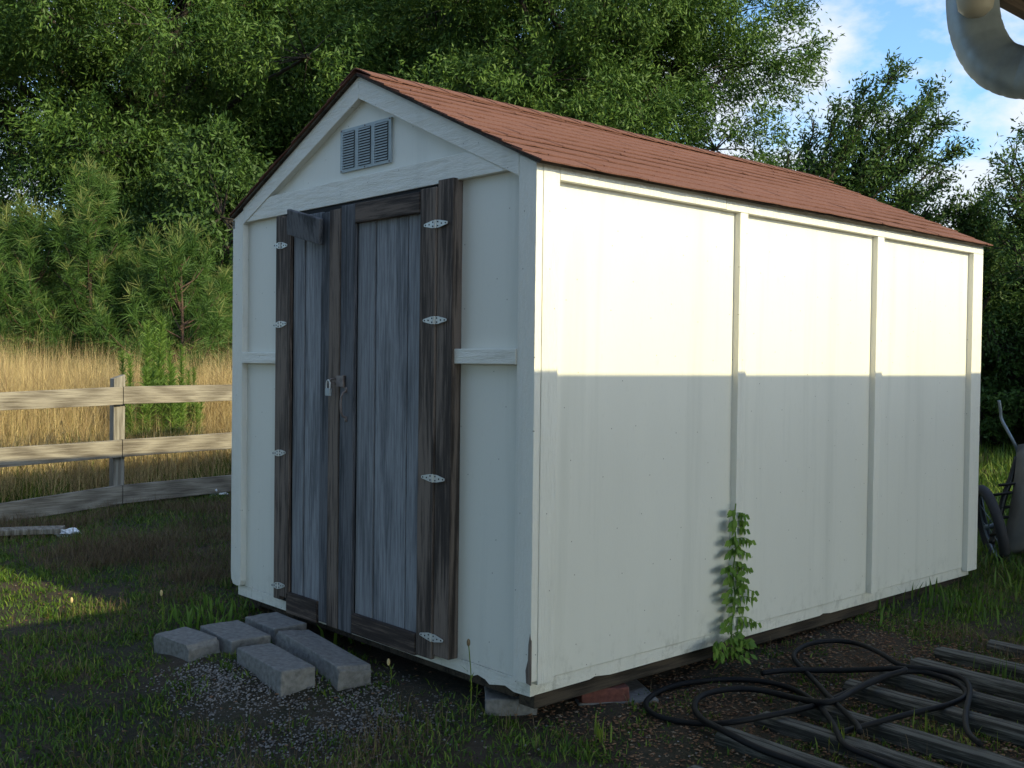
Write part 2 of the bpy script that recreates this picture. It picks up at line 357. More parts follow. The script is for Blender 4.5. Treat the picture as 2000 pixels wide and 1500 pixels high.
# roof
def slope_pts(side, x, s, h):
    """s distance down slope from ridge, h height above deck"""
    c = 1/math.sqrt(1+SL*SL); sn = SL*c
    y = s*c; z = roofz(W/2)-s*sn
    return Vector((x, (W/2-y-h*sn) if side > 0 else (W/2+y+h*sn), z+h*c))
rr = random.Random(5)
for side in (1, -1):
    SLEN = (W/2+(.03 if side > 0 else -.004))*math.sqrt(1+SL*SL)
    bm = bmesh.new(); ov = 0
    a = [slope_pts(side, x, s, h) for x in (-.015, 3.68) for s, h in ((0, .001), (SLEN+ov, .001), (SLEN+ov, .012), (0, .012))]
    vs = [bm.verts.new(p) for p in a]
    for f in ((0, 1, 2, 3), (7, 6, 5, 4), (0, 4, 5, 1), (1, 5, 6, 2), (2, 6, 7, 3), (3, 7, 4, 0)): bm.faces.new([vs[i] for i in f])
    bmesh.ops.recalc_face_normals(bm, faces=bm.faces)
    build('roof_deck', bm, M['skid'], shed)
    bm = bmesh.new(); nc = 11; ex = (SLEN+ov+(.012 if side > 0 else .004))/nc; nxs = 40
    for c in range(nc):
        s1 = (c+1)*ex; s0 = max(0, s1-ex*1.5); tab = .305; x = -.035-(c % 2)*.15-rr.random()*.02
        while x < 3.75:
            xa = max(x+.0015, -.022+rr.uniform(-.004, .004)); xb = min(x+tab-.0015, 3.692+rr.uniform(-.003, .003))
            if xb-xa > .03:
                l0 = .021+rr.uniform(0, .0012); l1 = .021+rr.uniform(0, .0012); nseg = 5; top = []; bot = []
                for k in range(nseg+1):
                    xx = xa+(xb-xa)*k/nseg; lift = l0+(l1-l0)*k/nseg+.0025*math.sin(xx*2.1+c)+(rr.random()**6)*.003
                    e = s1+rr.uniform(-.002, .002)+.004*math.sin(xx*1.3+c*.7)
                    top.append([bm.verts.new(slope_pts(side, xx, s0, .0135)), bm.verts.new(slope_pts(side, xx, e, lift))])
                    bot.append([bm.verts.new(slope_pts(side, xx, s0, .0125)), bm.verts.new(slope_pts(side, xx, e, lift-.0055))])
                for k in range(nseg):
                    bm.faces.new((top[k][0], top[k+1][0], top[k+1][1], top[k][1])); bm.faces.new((bot[k][1], bot[k+1][1], bot[k+1][0], bot[k][0]))
                    bm.faces.new((top[k][1], top[k+1][1], bot[k+1][1], bot[k][1]))
                for k in (0, nseg): bm.faces.new((top[k][0], top[k][1], bot[k][1], bot[k][0]))
            x += tab
    bmesh.ops.recalc_face_normals(bm, faces=bm.faces)
    build('roof_shingles', bm, M['shingle'], shed)
bm = bmesh.new(); x = -.02
while x < 3.69:      # ridge caps
    xb = min(x+.16, 3.70); pr = []
    for xx, h in ((x, .028+rr.uniform(0, .001)), (xb+.01, .025)):
        for side, s in ((1, .12), (1, .03), (0, 0), (-1, .03), (-1, .12)):
            p = slope_pts(side or 1, xx, s, h); 
            if side == 0: p = Vector((xx, W/2, roofz(W/2)+h*1.02))
            pr.append(bm.verts.new(p))
    for k in range(4): bm.faces.new((pr[k], pr[k+1], pr[k+6], pr[k+5]))
    x = xb if xb > 3.69 else x+.145
o = build('ridge_cap', bm, M['shingle'], shed); s_ = o.modifiers.new('t', 'SOLIDIFY'); s_.thickness = .005
# gable vent with three columns of louvres
bm = bmesh.new()
for y0, y1, z0, z1 in ((.933, .952, 2.032, 2.225), (1.304, 1.323, 2.032, 2.225), (1.055, 1.082, 2.032, 2.225), (1.181, 1.208, 2.032, 2.225),
     (.952, 1.055, 2.032, 2.045), (1.082, 1.181, 2.032, 2.045), (1.208, 1.304, 2.032, 2.045), (.952, 1.055, 2.212, 2.225), (1.082, 1.181, 2.212, 2.225), (1.208, 1.304, 2.212, 2.225)): box(bm, .021, .0325, y0, y1, z0, z1)
for k in range(14):
    z = 2.048+k*.0118
    for y0, y1 in ((.952, 1.055), (1.082, 1.181), (1.208, 1.304)):
        vs = [bm.verts.new(p) for p in ((.0165, y0, z), (.0165, y1, z), (.0165, y1, z+.0055), (.0165, y0, z+.0055), (.026, y1, z+.010), (.026, y0, z+.010))]
        for f in ((0, 1, 2, 3), (3, 2, 4, 5)): bm.faces.new([vs[i] for i in f])
vent = build('vent', bm, M['alu'], shed)
part('vent_shade_backing', M['black'], vent, 0, (.0285, .0322, .94, 1.315, 2.04, 2.22))  # black sheet stands in for the darkness behind the louvres

for y in (.942, 1.128, 1.314):
    for z in (2.038, 2.219): bm = bmesh.new(); bmesh.ops.create_icosphere(bm, subdivisions=1, radius=.004, matrix=Matrix.Translation((.020, y, z))); build('screw', bm, M['rust'], vent)
# doors
part('gap_shade_backing', M['black'], None, 0, (.012, .0325, .46, 1.835, -.0, 1.905))  # black sheet behind the planks stands in for shade in their gaps
part('door_jamb', M['brown'], None, .003, (-.018, .0315, .456, .553, -.003, 1.905))
part('door_jamb', M['brown'], None, .003, (-.012, .0315, 1.777, 1.836, .008, 1.880))
def door(name, planks, stiles, y0, y1):
    d = part(name, M['grey'], None, .0025, *[(-.004+dx, .0115, a+.005, b-.005, .0+dz, 1.865) for a, b, dx, dz in planks])
    for a, b, x0, z0, z1, m in stiles: part('stile', M[m], d, .004, (x0, -.005 if x0 < -.005 else .011, a, b, z0, z1))
    return d
dr = door('door', [(1.000, 1.14, 0, .02), (.767, 1.000, .002, .02), (.655, .767, 0, .02)], [(.558, .662, -.024, -.022, 1.880, 'brown'), (1.136, 1.243, -.023, -.032, 1.872, 'stile')], .555, 1.245)
dl = door('door', [(1.576, 1.685, 0, .02), (1.425, 1.576, .002, .02)], [(1.683, 1.772, -.022, .03, 1.868, 'brown'), (1.256, 1.345, -.020, -.034, 1.862, 'brown'), (1.348, 1.424, -.013, -.03, 1.858, 'stile')], 1.25, 1.775)
part('top_rail', M['brownh'], dr, .004, (-.025, -.005, .667, 1.132, 1.785, 1.872))
part('bottom_rail', M['brownh'], dr, .004, (-.026, -.005, .667, 1.132, -.028, .062))
part('bottom_rail', M['brownh'], dl, .004, (-.022, -.005, 1.428, 1.70, -.040, .062))
# the loose, tilted top rail of the left door
bm = bmesh.new(); vs = box(bm, -.012, .012, -.125, .125, -.060, .060)
mt = Matrix.Translation((-.046, 1.515, 1.800)) @ Matrix.Rotation(R(7), 4, 'Z') @ Matrix.Rotation(R(15), 4, 'X') @ Matrix.Rotation(R(-10), 4, 'Y')
bmesh.ops.transform(bm, matrix=mt, verts=bm.verts); tr = build('top_rail', bm, M['stile'], dl, .004); tr['label'] = 'loose board hanging askew across the door top'
# strap hinges
def hinge(bm, y, z, x, rot, s=1.0):
    for sg in (1, -1):
        poly = [(0, .015), (.022, .015), (.066, .0075), (.080, .005), (.083, 0), (.080, -.005), (.066, -.0075), (.022, -.015), (0, -.015)]
        a = [bm.verts.new((x-.003, y+sg*(p[0]*s+.003), z+p[1])) for p in poly]; b = [bm.verts.new((x, y+sg*(p[0]*s+.003), z+p[1])) for p in poly]
        bm.faces.new(a); bm.faces.new(b[::-1])
        for i in range(len(poly)): bm.faces.new((a[i], a[(i+1) % 9], b[(i+1) % 9], b[i]))
    tube(bm, [(x-.004, y, z-.016), (x-.004, y, z+.016)], .0042, 8)
    bmesh.ops.recalc_face_normals(bm, faces=bm.faces)
    bmesh.ops.rotate(bm, verts=bm.verts, cent=(x, y, z), matrix=Matrix.Rotation(R(rot), 3, 'X'))
def hinge_set(d, y, zs, x, s, rots):
    for z, rt in zip(zs, rots):
        bm = bmesh.new(); hinge(bm, y, z, x, 0, s); bm.faces.ensure_lookup_table(); nf = len(bm.faces)
        for dy, dz in ((.018, .008), (.018, -.008), (.045, .0), (.073, 0), (-.018, .008), (-.018, -.008), (-.045, 0), (-.073, 0)):
            bmesh.ops.create_cone(bm, cap_ends=True, segments=8, radius1=.0034, radius2=.0034, depth=.002, matrix=Matrix.Translation((x-.0035, y+dy*s, z+dz)) @ Matrix.Rotation(R(90), 4, 'Y'))
        bmesh.ops.rotate(bm, verts=bm.verts, cent=(x, y, z), matrix=Matrix.Rotation(R(rt), 3, 'X')); bm.faces.ensure_lookup_table()
        for f in bm.faces[nf:]: f.material_index = 1
        build('hinge', bm, [M['galv'], M['black']], d)
hinge_set(dr, .5565, (1.730, 1.346, .712, .070), -.0245, .88, (0, 0, 0, 0))
hinge_set(dl, 1.772, (1.733, 1.351, .727, .080), -.0225, .72, (3, -4, -5, -7))
# hasp and handle
bm = bmesh.new(); box(bm, -.030, -.0235, 1.196, 1.262, 1.062, 1.112); box(bm, -.038, -.0235, 1.196, 1.203, 1.060, 1.114)
hp = build('hasp', bm, M['rust'], dr, .001)
bm = bmesh.new(); tube(bm, [(-.0195, 1.286, 1.075), (-.043, 1.286, 1.078), (-.05, 1.286, 1.087), (-.043, 1.286, 1.096), (-.0195, 1.286, 1.099)], .0032, 6); build('staple', bm, M['rust'], dl)
bm = bmesh.new(); tube(bm, catmull([(-.024, 1.190, 1.045), (-.040, 1.190, 1.036), (-.050, 1.190, 1.012), (-.051, 1.190, .962), (-.041, 1.190, .935), (-.024, 1.190, .926)], 5), .0050, 8)
box(bm, -.0275, -.0235, 1.182, 1.198, 1.038, 1.062); box(bm, -.0275, -.0235, 1.182, 1.198, .908, .932); build('handle', bm, M['rust'], dr, 0, True)
lock = empty('padlock', (-.055, 1.29, 1.02), 'small steel padlock hanging closed on the shed door hasp', 'padlock')
bm = bmesh.new(); box(bm, -.061, -.046, 1.272, 1.306, 1.020, 1.054); build('lock_body', bm, M['alu'], lock, .003)
bm = bmesh.new(); tube(bm, catmull([(-.054, 1.275, 1.050), (-.054, 1.275, 1.072), (-.054, 1.280, 1.086), (-.054, 1.289, 1.091), (-.054, 1.298, 1.086), (-.054, 1.303, 1.072), (-.054, 1.303, 1.050)], 4), .0038, 8); build('shackle', bm, M['galv'], lock, 0, True)

# ------------------------------------------------------------------ blocks
def block(name, c, dims, rz, ztop, m, label, cat, group=None, tilt=(0, 0), cham=0.0):
    bm = bmesh.new(); lx, ly, lz = dims
    prism_x(bm, [(-ly/2+cham, -lz), (ly/2-cham, -lz), (ly/2, -lz+cham), (ly/2, -cham), (ly/2-cham, 0), (-ly/2+cham, 0), (-ly/2, -cham), (-ly/2, -lz+cham)] if cham else [(-ly/2, -lz), (ly/2, -lz), (ly/2, 0), (-ly/2, 0)], -lx/2, lx/2)
    bmesh.ops.subdivide_edges(bm, edges=bm.edges, cuts=3, use_grid_fill=True)
    rb = random.Random(int(c[0]*1000)); 
    for v in bm.verts: v.co += Vector((rb.uniform(-1, 1), rb.uniform(-1, 1), rb.uniform(-1, 1)))*.0022
    mt = Matrix.Translation((c[0], c[1], ztop)) @ Matrix.Rotation(R(rz), 4, 'Z') @ Matrix.Rotation(R(tilt[0]), 4, 'X') @ Matrix.Rotation(R(tilt[1]), 4, 'Y')
    bmesh.ops.transform(bm, matrix=mt, verts=bm.verts)
    o = build(name, bm, m, None, .006, False, (c[0], c[1], ztop-lz)); return tag(o, label, cat, group)
G = 'concrete blocks laid as a step before the shed doors'
block('concrete_block', (-.556, 1.645), (.150, .31, .15), 4, -.052, M['conc'], 'rough rounded concrete block farthest from the shed doors, at the end of the step', 'block', G, (0, -3), .022)
block('concrete_block', (-.350, 1.585), (.19, .33, .15), -2, -.050, M['conc'], 'flat concrete block between the rounded end block and the block against the shed', 'block', G, (1, 0))
block('concrete_block', (-.414, 1.108), (.155, .42, .15), -4, -.056, M['conc'], 'long concrete block nearest the camera, with grass stems in front', 'block', G, (1, 1))
block('concrete_block', (-.180, 1.120), (.15, .62, .15), -6, -.058, M['conc'], 'longest concrete block, lying close under the shed door edge', 'block', G, (2, 6), .02)
block('concrete_block', (-.110, 1.640), (.17, .30, .14), -2, -.050, M['conc'], 'concrete block half hidden under the left door of the shed', 'block', G, (0, 0))
block('support_block', (.20, .33), (.20, .34, .13), -40, -.117, M['conc'], 'mossy concrete block holding up the near corner of the shed', 'block')
block('brick_block', (.545, .185), (.20, .30, .08), -30, -.117, M['brick'], 'red brick block under the long side of the shed near the corner', 'brick')
block('paving_slab', (.60, .17), (.34, .34, .05), -30, -.172, M['conc'], 'flat grey slab lying under the red brick', 'slab')
block('support_block', (3.30, .14), (.2, .3, .2), 5, -.117, M['conc'], 'grey block holding up the far end of the shed', 'block')
block('support_block', (.3, 2.15), (.2, .3, .2), 5, -.117, M['brick'], 'pinkish brick under the left front corner of the shed', 'brick')

# ------------------------------------------------------------------ landscape timbers
G = 'landscape timbers laid side by side near the hose'
tl = [(.20, -.58, 2.0, 'weathered timber at the bottom edge of the picture, nearest the shed corner'), (.545, -.46, 1.9, 'weathered timber with its end under the long hose strand at the left'),
      (.79, -.46, 1.8, 'weathered timber with a pale cut end beside the crossing of the hose strands'), (1.005, -.50, 1.9, 'weathered timber running under the middle of the hose tangle'),
      (1.35, -.50, 2.0, 'mossy dark timber just right of the middle of the hose tangle'), (1.575, -.53, 1.9, 'weathered timber under the right hand loop of the hose'),
      (1.80, -.56, 1.9, 'pale streaked timber passing under the right end of the hose loop'), (2.05, -.55, 2.0, 'cracked light grey timber just beyond the hose loop'),
      (2.42, -.62, 1.9, 'grey timber at the right edge of the picture behind all hose loops'), (2.78, -.75, 1.9, 'farthest timber of the row, at the right edge among weeds')]
for i, (x, y, ln, lab) in enumerate(tl):
    bm = bmesh.new(); n = 16; rt = random.Random(i+40); w2, h2 = .047+rt.uniform(-.004, .004), .040
    zt = gz(x, y)+.010+rt.uniform(-.006, .008); P = []
    for k in range(n+1):
        yy = y-ln*k/n; P.append([bm.verts.new((x+rt.uniform(-.003, .003)+math.copysign(abs(math.cos(a))**.6, math.cos(a))*w2+.02*math.sin(i)*k/n, yy+(rt.uniform(-.008, .008) if k == 0 else 0), zt+.015*k/n*0-(.0)+math.copysign(abs(math.sin(a))**.6, math.sin(a))*h2+(gz(x, yy)-gz(x, y))*.5+rt.uniform(-.002, .002))) for a in [2*math.pi*(j+.5)/12 for j in range(12)]])
    for k in range(n):
        for j in range(12): bm.faces.new((P[k][j], P[k][(j+1) % 12], P[k+1][(j+1) % 12], P[k+1][j]))
    bm.faces.new(P[0][::-1]); bm.faces.new(P[-1]); bmesh.ops.recalc_face_normals(bm, faces=bm.faces)
    tag(build('landscape_timber', bm, M['timber'], None, 0, False, (x, y, zt-.04)), lab, 'timber', G)

# ------------------------------------------------------------------ hose
def hz(p):
    z = gz(p[0], p[1])+.016
    if p[1] < -.44 and p[0] > .4: z = gz(p[0], p[1])+.010+.052
    return z
def hose(pts, label, r=.011, lift=0):
    Z = [(1200+x/2.5, 1150+y/2.5) for x, y in pts]; W3 = []
    for k, (a, b) in enumerate(Z):
        q = on_ground(a, b, .04)
        for _ in range(3): q = on_z(a, b, hz(q)+lift)
        W3.append(q)
    P = catmull(W3, 9)
    for _ in range(14): P = [P[0]]+[P[i-1]*.25+P[i]*.5+P[i+1]*.25 for i in range(1, len(P)-1)]+[P[-1]]
    bm = bmesh.new(); tube(bm, P, r, 10); o = build('hose', bm, M['hose'], None, 0, True, (P[0].x, P[0].y, P[0].z)); tag(o, label, 'hose')
hose([(1500, 925), (1380, 872), (1240, 815), (1120, 765), (1085, 690), (1010, 580), (900, 500), (750, 455), (600, 442), (450, 447), (300, 470), (190, 515), (148, 570), (220, 628), (400, 658), (560, 655), (800, 610), (1000, 565), (1150, 500), (1300, 430), (1450, 398), (1600, 430), (1700, 480), (1715, 530), (1600, 575), (1480, 600), (1250, 660), (1110, 700)],
     'black poly pipe making the widest flat loops in front of the shed')
hose([(1200, 700), (1180, 655), (1060, 540), (960, 430), (875, 345), (890, 300), (960, 266), (1080, 253), (1200, 270), (1320, 325), (1400, 378), (1550, 392), (1690, 430), (1740, 490), (1715, 600), (1722, 700), (1790, 760)],
     'black poly pipe whose tall loop reaches nearest the shed skirt', .011, .012)
hose([(1060, 905), (900, 850), (700, 780), (530, 690), (430, 640), (388, 580), (420, 522), (550, 490), (700, 492), (850, 528), (1000, 555), (1090, 545), (1180, 490), (1330, 425), (1420, 400), (1380, 388), (1100, 400), (850, 396), (720, 412)],
     'black poly pipe running off the bottom edge of the picture from a small inner loop', .012, .022)

# ------------------------------------------------------------------ fence
fence = empty('rail_fence', (.68, 5.4, gz(.68, 5.4)), 'grey weathered three rail wooden fence along the tall dry grass', 'fence')
for x in (-6.55, -4.15, -1.75, .662, 3.08, 5.5):
    g0 = gz(x, 5.4)
    bm = bmesh.new(); box(bm, x-.045, x+.045, 5.425, 5.51, g0-.1, 1.035); 
    for v in bm.verts:
        if v.co.z > .9: v.co.z += -.02 if v.co.x < x else .012; v.co.x += .006
    build('post', bm, M['post'], fence, .003)
def rail(x0, z0, x1, z1, h=.135, dy=0, sag=0.0):
    bm = bmesh.new(); n = 12; rings = []
    for k in range(n+1):
        t = k/n; x = x0+(x1-x0)*t; z = z0+(z1-z0)*t-sag*math.sin(math.pi*t); yy = 5.40+dy+.006*math.sin(3*t+x0)
        hh = h*.5+.002*math.sin(9*t+z0*7)
        rings.append([bm.verts.new(p) for p in ((x, yy-.019, z-hh), (x, yy+.019, z-hh), (x, yy+.019, z+hh), (x, yy-.019, z+hh))])
    for k in range(n):
        for j in range(4): bm.faces.new((rings[k][j], rings[k][(j+1) % 4], rings[k+1][(j+1) % 4], rings[k+1][j]))
    bm.faces.new(rings[0][::-1]); bm.faces.new(rings[-1]); bmesh.ops.recalc_face_normals(bm, faces=bm.faces)
    build('rail', bm, M['rail'], fence, .003)
rail(-1.72, .80, .679, .882); rail(.683, .885, 3.07, .915); rail(3.074, .915, 5.5, .94)
rail(-1.72, .40, .674, .468, .14); rail(.678, .470, 3.07, .525, .138); rail(3.074, .525, 5.5, .55)
rail(-1.72, -.055, .678, .108, .145, 0, .01); rail(.682, .108, 3.07, .17, .14); rail(3.074, .17, 5.5, .2)
rail(-6.5, .70, -4.12, .74); rail(-4.11, .74, -1.73, .798); rail(-6.5, .30, -4.12, .34, .14); rail(-4.11, .34, -1.73, .398, .14); rail(-6.5, -.08, -4.12, -.07, .14); rail(-4.11, -.07, -1.73, -.056, .14)
def plank(name, px0, py0, px1, py1, wd, th, m, label, cat, ext=0, rise=0):
    a = on_ground(px0, py0, .02); b = on_ground(px1, py1, .02); d = (b-a); d.z = 0; d.normalize(); a = a-d*ext; s = Vector((-d.y, d.x, 0))
    bm = bmesh.new(); rings = []; n = 10
    for k in range(n+1):
        p = a.lerp(b, k/n); z = gz(p.x, p.y)+.03+rise
        rings.append([bm.verts.new(Vector((p.x, p.y, z))+s*(c*wd/2)+Vector((0, 0, e*th/2))) for c, e in ((-1, -1), (1, -1), (1, 1), (-1, 1))])
    for k in range(n):
        for j in range(4): bm.faces.new((rings[k][j], rings[k][(j+1) % 4], rings[k+1][(j+1) % 4], rings[k+1][j]))
    bm.faces.new(rings[0][::-1]); bm.faces.new(rings[-1]); bmesh.ops.recalc_face_normals(bm, faces=bm.faces)
    return tag(build(name, bm, m, None, .003, False, (a.x, a.y, gz(a.x, a.y))), label, cat)
plank('fallen_board', 0, 1044, 122, 1040, .16, .035, M['post'], 'pale board lying flat in the grass in front of the fence', 'board', 1.2, .01)
plank('fallen_board', 0, 1013, 105, 992, .12, .03, M['post'], 'thin grey board propped under the lowest fence rail at the left', 'board', 1.4, .02)
def crumple(px, py, r, label, cat='litter', flat=.55, m='white', seed=1, name='plastic_bag'):
    p = on_ground(px, py, r*.4); bm = bmesh.new(); bmesh.ops.create_icosphere(bm, subdivisions=3, radius=r); rc = random.Random(seed)
    ph = [Vector((rc.uniform(-1, 1), rc.uniform(-1, 1), rc.uniform(-1, 1))).normalized() for _ in range(9)]
    for v in bm.verts:
        u = v.co.normalized(); f = 1
        for k, q in enumerate(ph): f += .16*math.sin(7*u.dot(q)+k)
        v.co *= f*.8; v.co.z *= flat; v.co.x *= 1.5
    bmesh.ops.translate(bm, verts=bm.verts, vec=p); tag(build(name, bm, M[m], None, 0, False, (p.x, p.y, p.z-r*.4)), label, cat)
crumple(128, 1040, .055, 'white plastic wrapping crumpled over the end of the fallen board', seed=2)
crumple(140, 938, .045, 'scrap of white plastic in the grass behind the lowest rail', seed=3)
crumple(172, 944, .05, 'grey scrap of plastic in the grass left of the fence post', m='greymetal', seed=5)
crumple(427, 962, .045, 'round whitish object under the lowest rail beside the shed corner', 'ball', .8, 'white', 8, 'ball')

# ------------------------------------------------------------------ cart by the far corner
cart = empty('garden_cart', (4.35, -.05, gz(4.35, -.05)), 'two wheeled garden cart standing tipped up beyond the far shed corner', 'cart')
CD = 6.95
def c_at(px, py, dd=0): return at(px, py, CD+dd)
def wheel(c, ax, r):
    ax = ax.normalized(); u = ax.orthogonal().normalized(); v = ax.cross(u)
    bm = bmesh.new(); pts = [c+(u*math.cos(a)+v*math.sin(a))*r for a in [2*math.pi*k/36 for k in range(37)]]
    tube(bm, pts, .034, 10, False); t = build('wheel', bm, M['rubber'], cart, 0, True)
    bm = bmesh.new(); pts = [c+(u*math.cos(a)+v*math.sin(a))*(r-.028) for a in [2*math.pi*k/36 for k in range(37)]]
    tube(bm, pts, .008, 6, False)
    for k in range(10):
        a = 2*math.pi*k/10; tube(bm, [c+ax*.02*(1 if k % 2 else -1), c+(u*math.cos(a)+v*math.sin(a))*(r-.03)], .003, 5)
    tube(bm, [c-ax*.04, c+ax*.04], .018, 8); build('rim', bm, M['greymetal'], t, 0, True)
wc = c_at(1936, 1028, .05); axd = (c_at(2060, 1004, -.02)-wc).normalized()
wheel(wc, axd, .245); wheel(wc+axd*.62, axd, .245)
bm = bmesh.new()
for s in (0, .56):
    o_ = axd*(.06+s)
    tube(bm, catmull([c_at(1987, 893)+axd*s, c_at(1976, 930)+axd*s, c_at(1960, 975)+axd*s, c_at(1948, 1030)+axd*s, c_at(1936, 1062)+axd*s], 5), .021, 8)
for a, b in (((1934, 968), (2060, 950)), ((1950, 948), (2020, 940)), ((1940, 1012), (2040, 1005)), ((1934, 1045), (1965, 1040)), ((1948, 992), (2040, 985))):
    tube(bm, [c_at(*a), c_at(*b, -.1)], .010, 8)
build('frame', bm, M['blackmetal'], cart, 0, True)
bm = bmesh.new()
hA = [c_at(1951, 782, .1), c_at(1954, 800, .1), c_at(1956, 818, .1), c_at(1966, 838, .05), c_at(1978, 860), c_at(1987, 880), c_at(1988, 900)]
tube(bm, catmull([p+axd*.52 for p in hA], 5), .011, 8); build('handle', bm, M['greymetal'], cart, 0, True); bm = bmesh.new(); tube(bm, catmull(hA, 5), .011, 8); build('handle', bm, M['greymetal'], cart, 0, True)
# tub: a deep open pan tipped up
bm = bmesh.new(); top_, bot_ = c_at(1998, 868, -.05), c_at(1962, 1085, -.02); upv = (top_-bot_); fwd = axd.cross(upv).normalized(); 
if fwd.dot(vd) > 0: fwd = -fwd
nu, nv = 14, 10; grid = []
for i in range(nu+1):
    row = []
    for j in range(nv+1):
        a, b = i/nu, j/nv; bulge = math.sin(math.pi*min(1, a*1.0))**.5*math.sin(math.pi*b)**.4
        p = bot_+upv*a+axd*(-.03+.58*b+.05*math.sin(math.pi*a))-axd*.03*math.sin(math.pi*a)+fwd*(bulge*.20)
        row.append(bm.verts.new(p))
    grid.append(row)
for i in range(nu):
    for j in range(nv): bm.faces.new((grid[i][j], grid[i+1][j], grid[i+1][j+1], grid[i][j+1]))
o = build('tub', bm, M['tub'], cart, 0, True); s_ = o.modifiers.new('s', 'SOLIDIFY'); s_.thickness = .008

# ------------------------------------------------------------------ house with porch eave and gutter elbow (its shadow falls on the shed)
ED = 2.2; ep = at(1957, 18, ED); EY, EZ = ep.y, ep.z
house = empty('house', (3, -5, -.3), 'house with a brown boarded porch eave at the upper right corner', 'house')
X0, X1 = ep.x-.0, 7.0
EYY = EY
def hpart(name, m, fn, bev=0): bm = bmesh.new(); fn(bm); return build(name, bm, m, house, bev)
XL = -4.6
hpart('fascia', M['soffit'], lambda bm: box(bm, XL, X1, EYY-.025, EYY, EZ, EZ+.105), .003)
hpart('porch_ceiling', M['soffit'], lambda bm: prism_x(bm, [(EYY-.026, EZ+.02), (EYY-.026, EZ+.06), (-8.4, EZ+.64), (-8.4, EZ+.60)], XL, X1))
hpart('roof', M['hroof'], lambda bm: prism_x(bm, [(EYY+.02, EZ+.107), (EYY+.02, EZ+.117), (-8.45, EZ+.79), (-8.45, EZ+.77)], XL-.1, X1+.1))  # unseen rear: depth and open back shaped to let light reach the shed
hpart('wall', M['housew'], lambda bm: box(bm, X1-.3, X1+5, -8.9, -3.2, -.5, EZ+.3))
for x in (-4.4, 6.6):
    for y_ in (EYY-.15, -8.2): bm = bmesh.new(); box(bm, x-.06, x+.06, y_, y_+.12, -.5, EZ+(.02 if y_ > -5 else .61)); build('porch_post', bm, M['soffit'], house, .004)
# corrugated elbow hanging from the eave
def elb(px, py, d): return at(px, py, d)
P = catmull([elb(1899, -85, 2.10), elb(1899, -40, 2.10), elb(1899, 5, 2.10), elb(1904, 48, 2.09), elb(1918, 88, 2.08), elb(1942, 121, 2.06), elb(1972, 137, 2.04), elb(2005, 143, 2.02), elb(2045, 138, 1.99), elb(2090, 118, 1.96), elb(2150, 80, 1.92)], 8)
bm = bmesh.new(); rings = []; n = len(P); up = vr.copy()
for i, p in enumerate(P):
    t = (P[min(i+1, n-1)]-P[max(i-1, 0)]).normalized(); s = t.cross(vd).normalized(); q = s.cross(t)
    if s.dot(vr) < 0 and i < 20: s = -s
    crimp = .0008*(1 if i % 5 == 0 else 0) if 22 < i < 74 else 0
    ring = []
    for k in range(28):
        a = 2*math.pi*k/28; c_, s2 = math.cos(a), math.sin(a)
        rx = math.copysign(abs(c_)**.62, c_)*(.0465-crimp*1.2); ry = math.copysign(abs(s2)**.62, s2)*(.036-crimp)
        ring.append(bm.verts.new(p+s*rx+q*ry))
    rings.append(ring)
for i in range(n-1):
    for k in range(28): bm.faces.new((rings[i][k], rings[i][(k+1) % 28], rings[i+1][(k+1) % 28], rings[i+1][k]))
bmesh.ops.recalc_face_normals(bm, faces=bm.faces)
elbow = build('downspout_elbow', bm, M['spout'], house, 0, True)
s_ = elbow.modifiers.new('s', 'SOLIDIFY'); s_.thickness = .0015
bm = bmesh.new(); oc = at(1905, 30, 2.02); tube(bm, [oc+Vector((0, 0, .16)), oc+Vector((0, 0, .04)), oc+Vector((0, 0, .012)), oc+Vector((0, 0, .0))], [.036, .036, .031, .018], 20)
build('gutter_outlet', bm, M['cream'], elbow, 0, True)

# dark outbuilding in the deep shade at the far right
ob = empty('outbuilding', (13.2, 3.6, .3), 'dark brown boarded building in deep shade behind the tipped cart', 'building', rz=0)
bm = bmesh.new()
for k in range(12):
    z = .15+k*.18; prism_y(bm, [(12.0-.02, z), (12.0, z+.183), (12.05, z+.183), (12.05, z)], -1.5, 6.0)
M['darkwall'] = wood('dark red boards', (.03, .014, .010), (.06, .03, .022), 'y'); build('wall', bm, M['darkwall'], ob)
bm = bmesh.new(); prism_y(bm, [(11.6, 2.3), (15, 2.9), (18.4, 2.3), (18.4, 2.25), (15, 2.82), (11.6, 2.24)], -1.8, 6.3); build('roof', bm, M['hroof'], ob)
bm = bmesh.new(); box(bm, 12.06, 18, -1.4, 5.9, .1, 2.26); build('side_wall', bm, M['darkwall'], ob)

# ------------------------------------------------------------------ foliage generators
def unit(a): return a/np.maximum(np.linalg.norm(a, axis=-1, keepdims=True), 1e-9)
def leaves(C, D, n_per, along, across, ll, lw, rng, droop=.25, jit=.9):
    """C clump centres, D spray directions; returns quads"""
    k = len(C); n = k*n_per
    t = rng.uniform(-1, 1, (n, 1)); base = np.repeat(C, n_per, 0)+np.repeat(D, n_per, 0)*t*along+rng.normal(0, 1, (n, 3))*across
    d = unit(np.repeat(D, n_per, 0)*.8+rng.normal(0, jit, (n, 3))+np.array([0, 0, -droop]))
    s = unit(np.cross(d, rng.normal(0, 1, (n, 3))+np.array([0, 0, .8])))
    l = ll*rng.uniform(.6, 1.25, (n, 1)); w_ = lw*rng.uniform(.7, 1.2, (n, 1)); nrm = np.cross(d, s)
    V = np.stack([base, base+d*l*.45+s*w_*.5+nrm*w_*.15, base+d*l, base+d*l*.45-s*w_*.5+nrm*w_*.15], 1).reshape(-1, 3)
    return V
def quads(V): return [(4, np.arange(len(V)).reshape(-1, 4))]
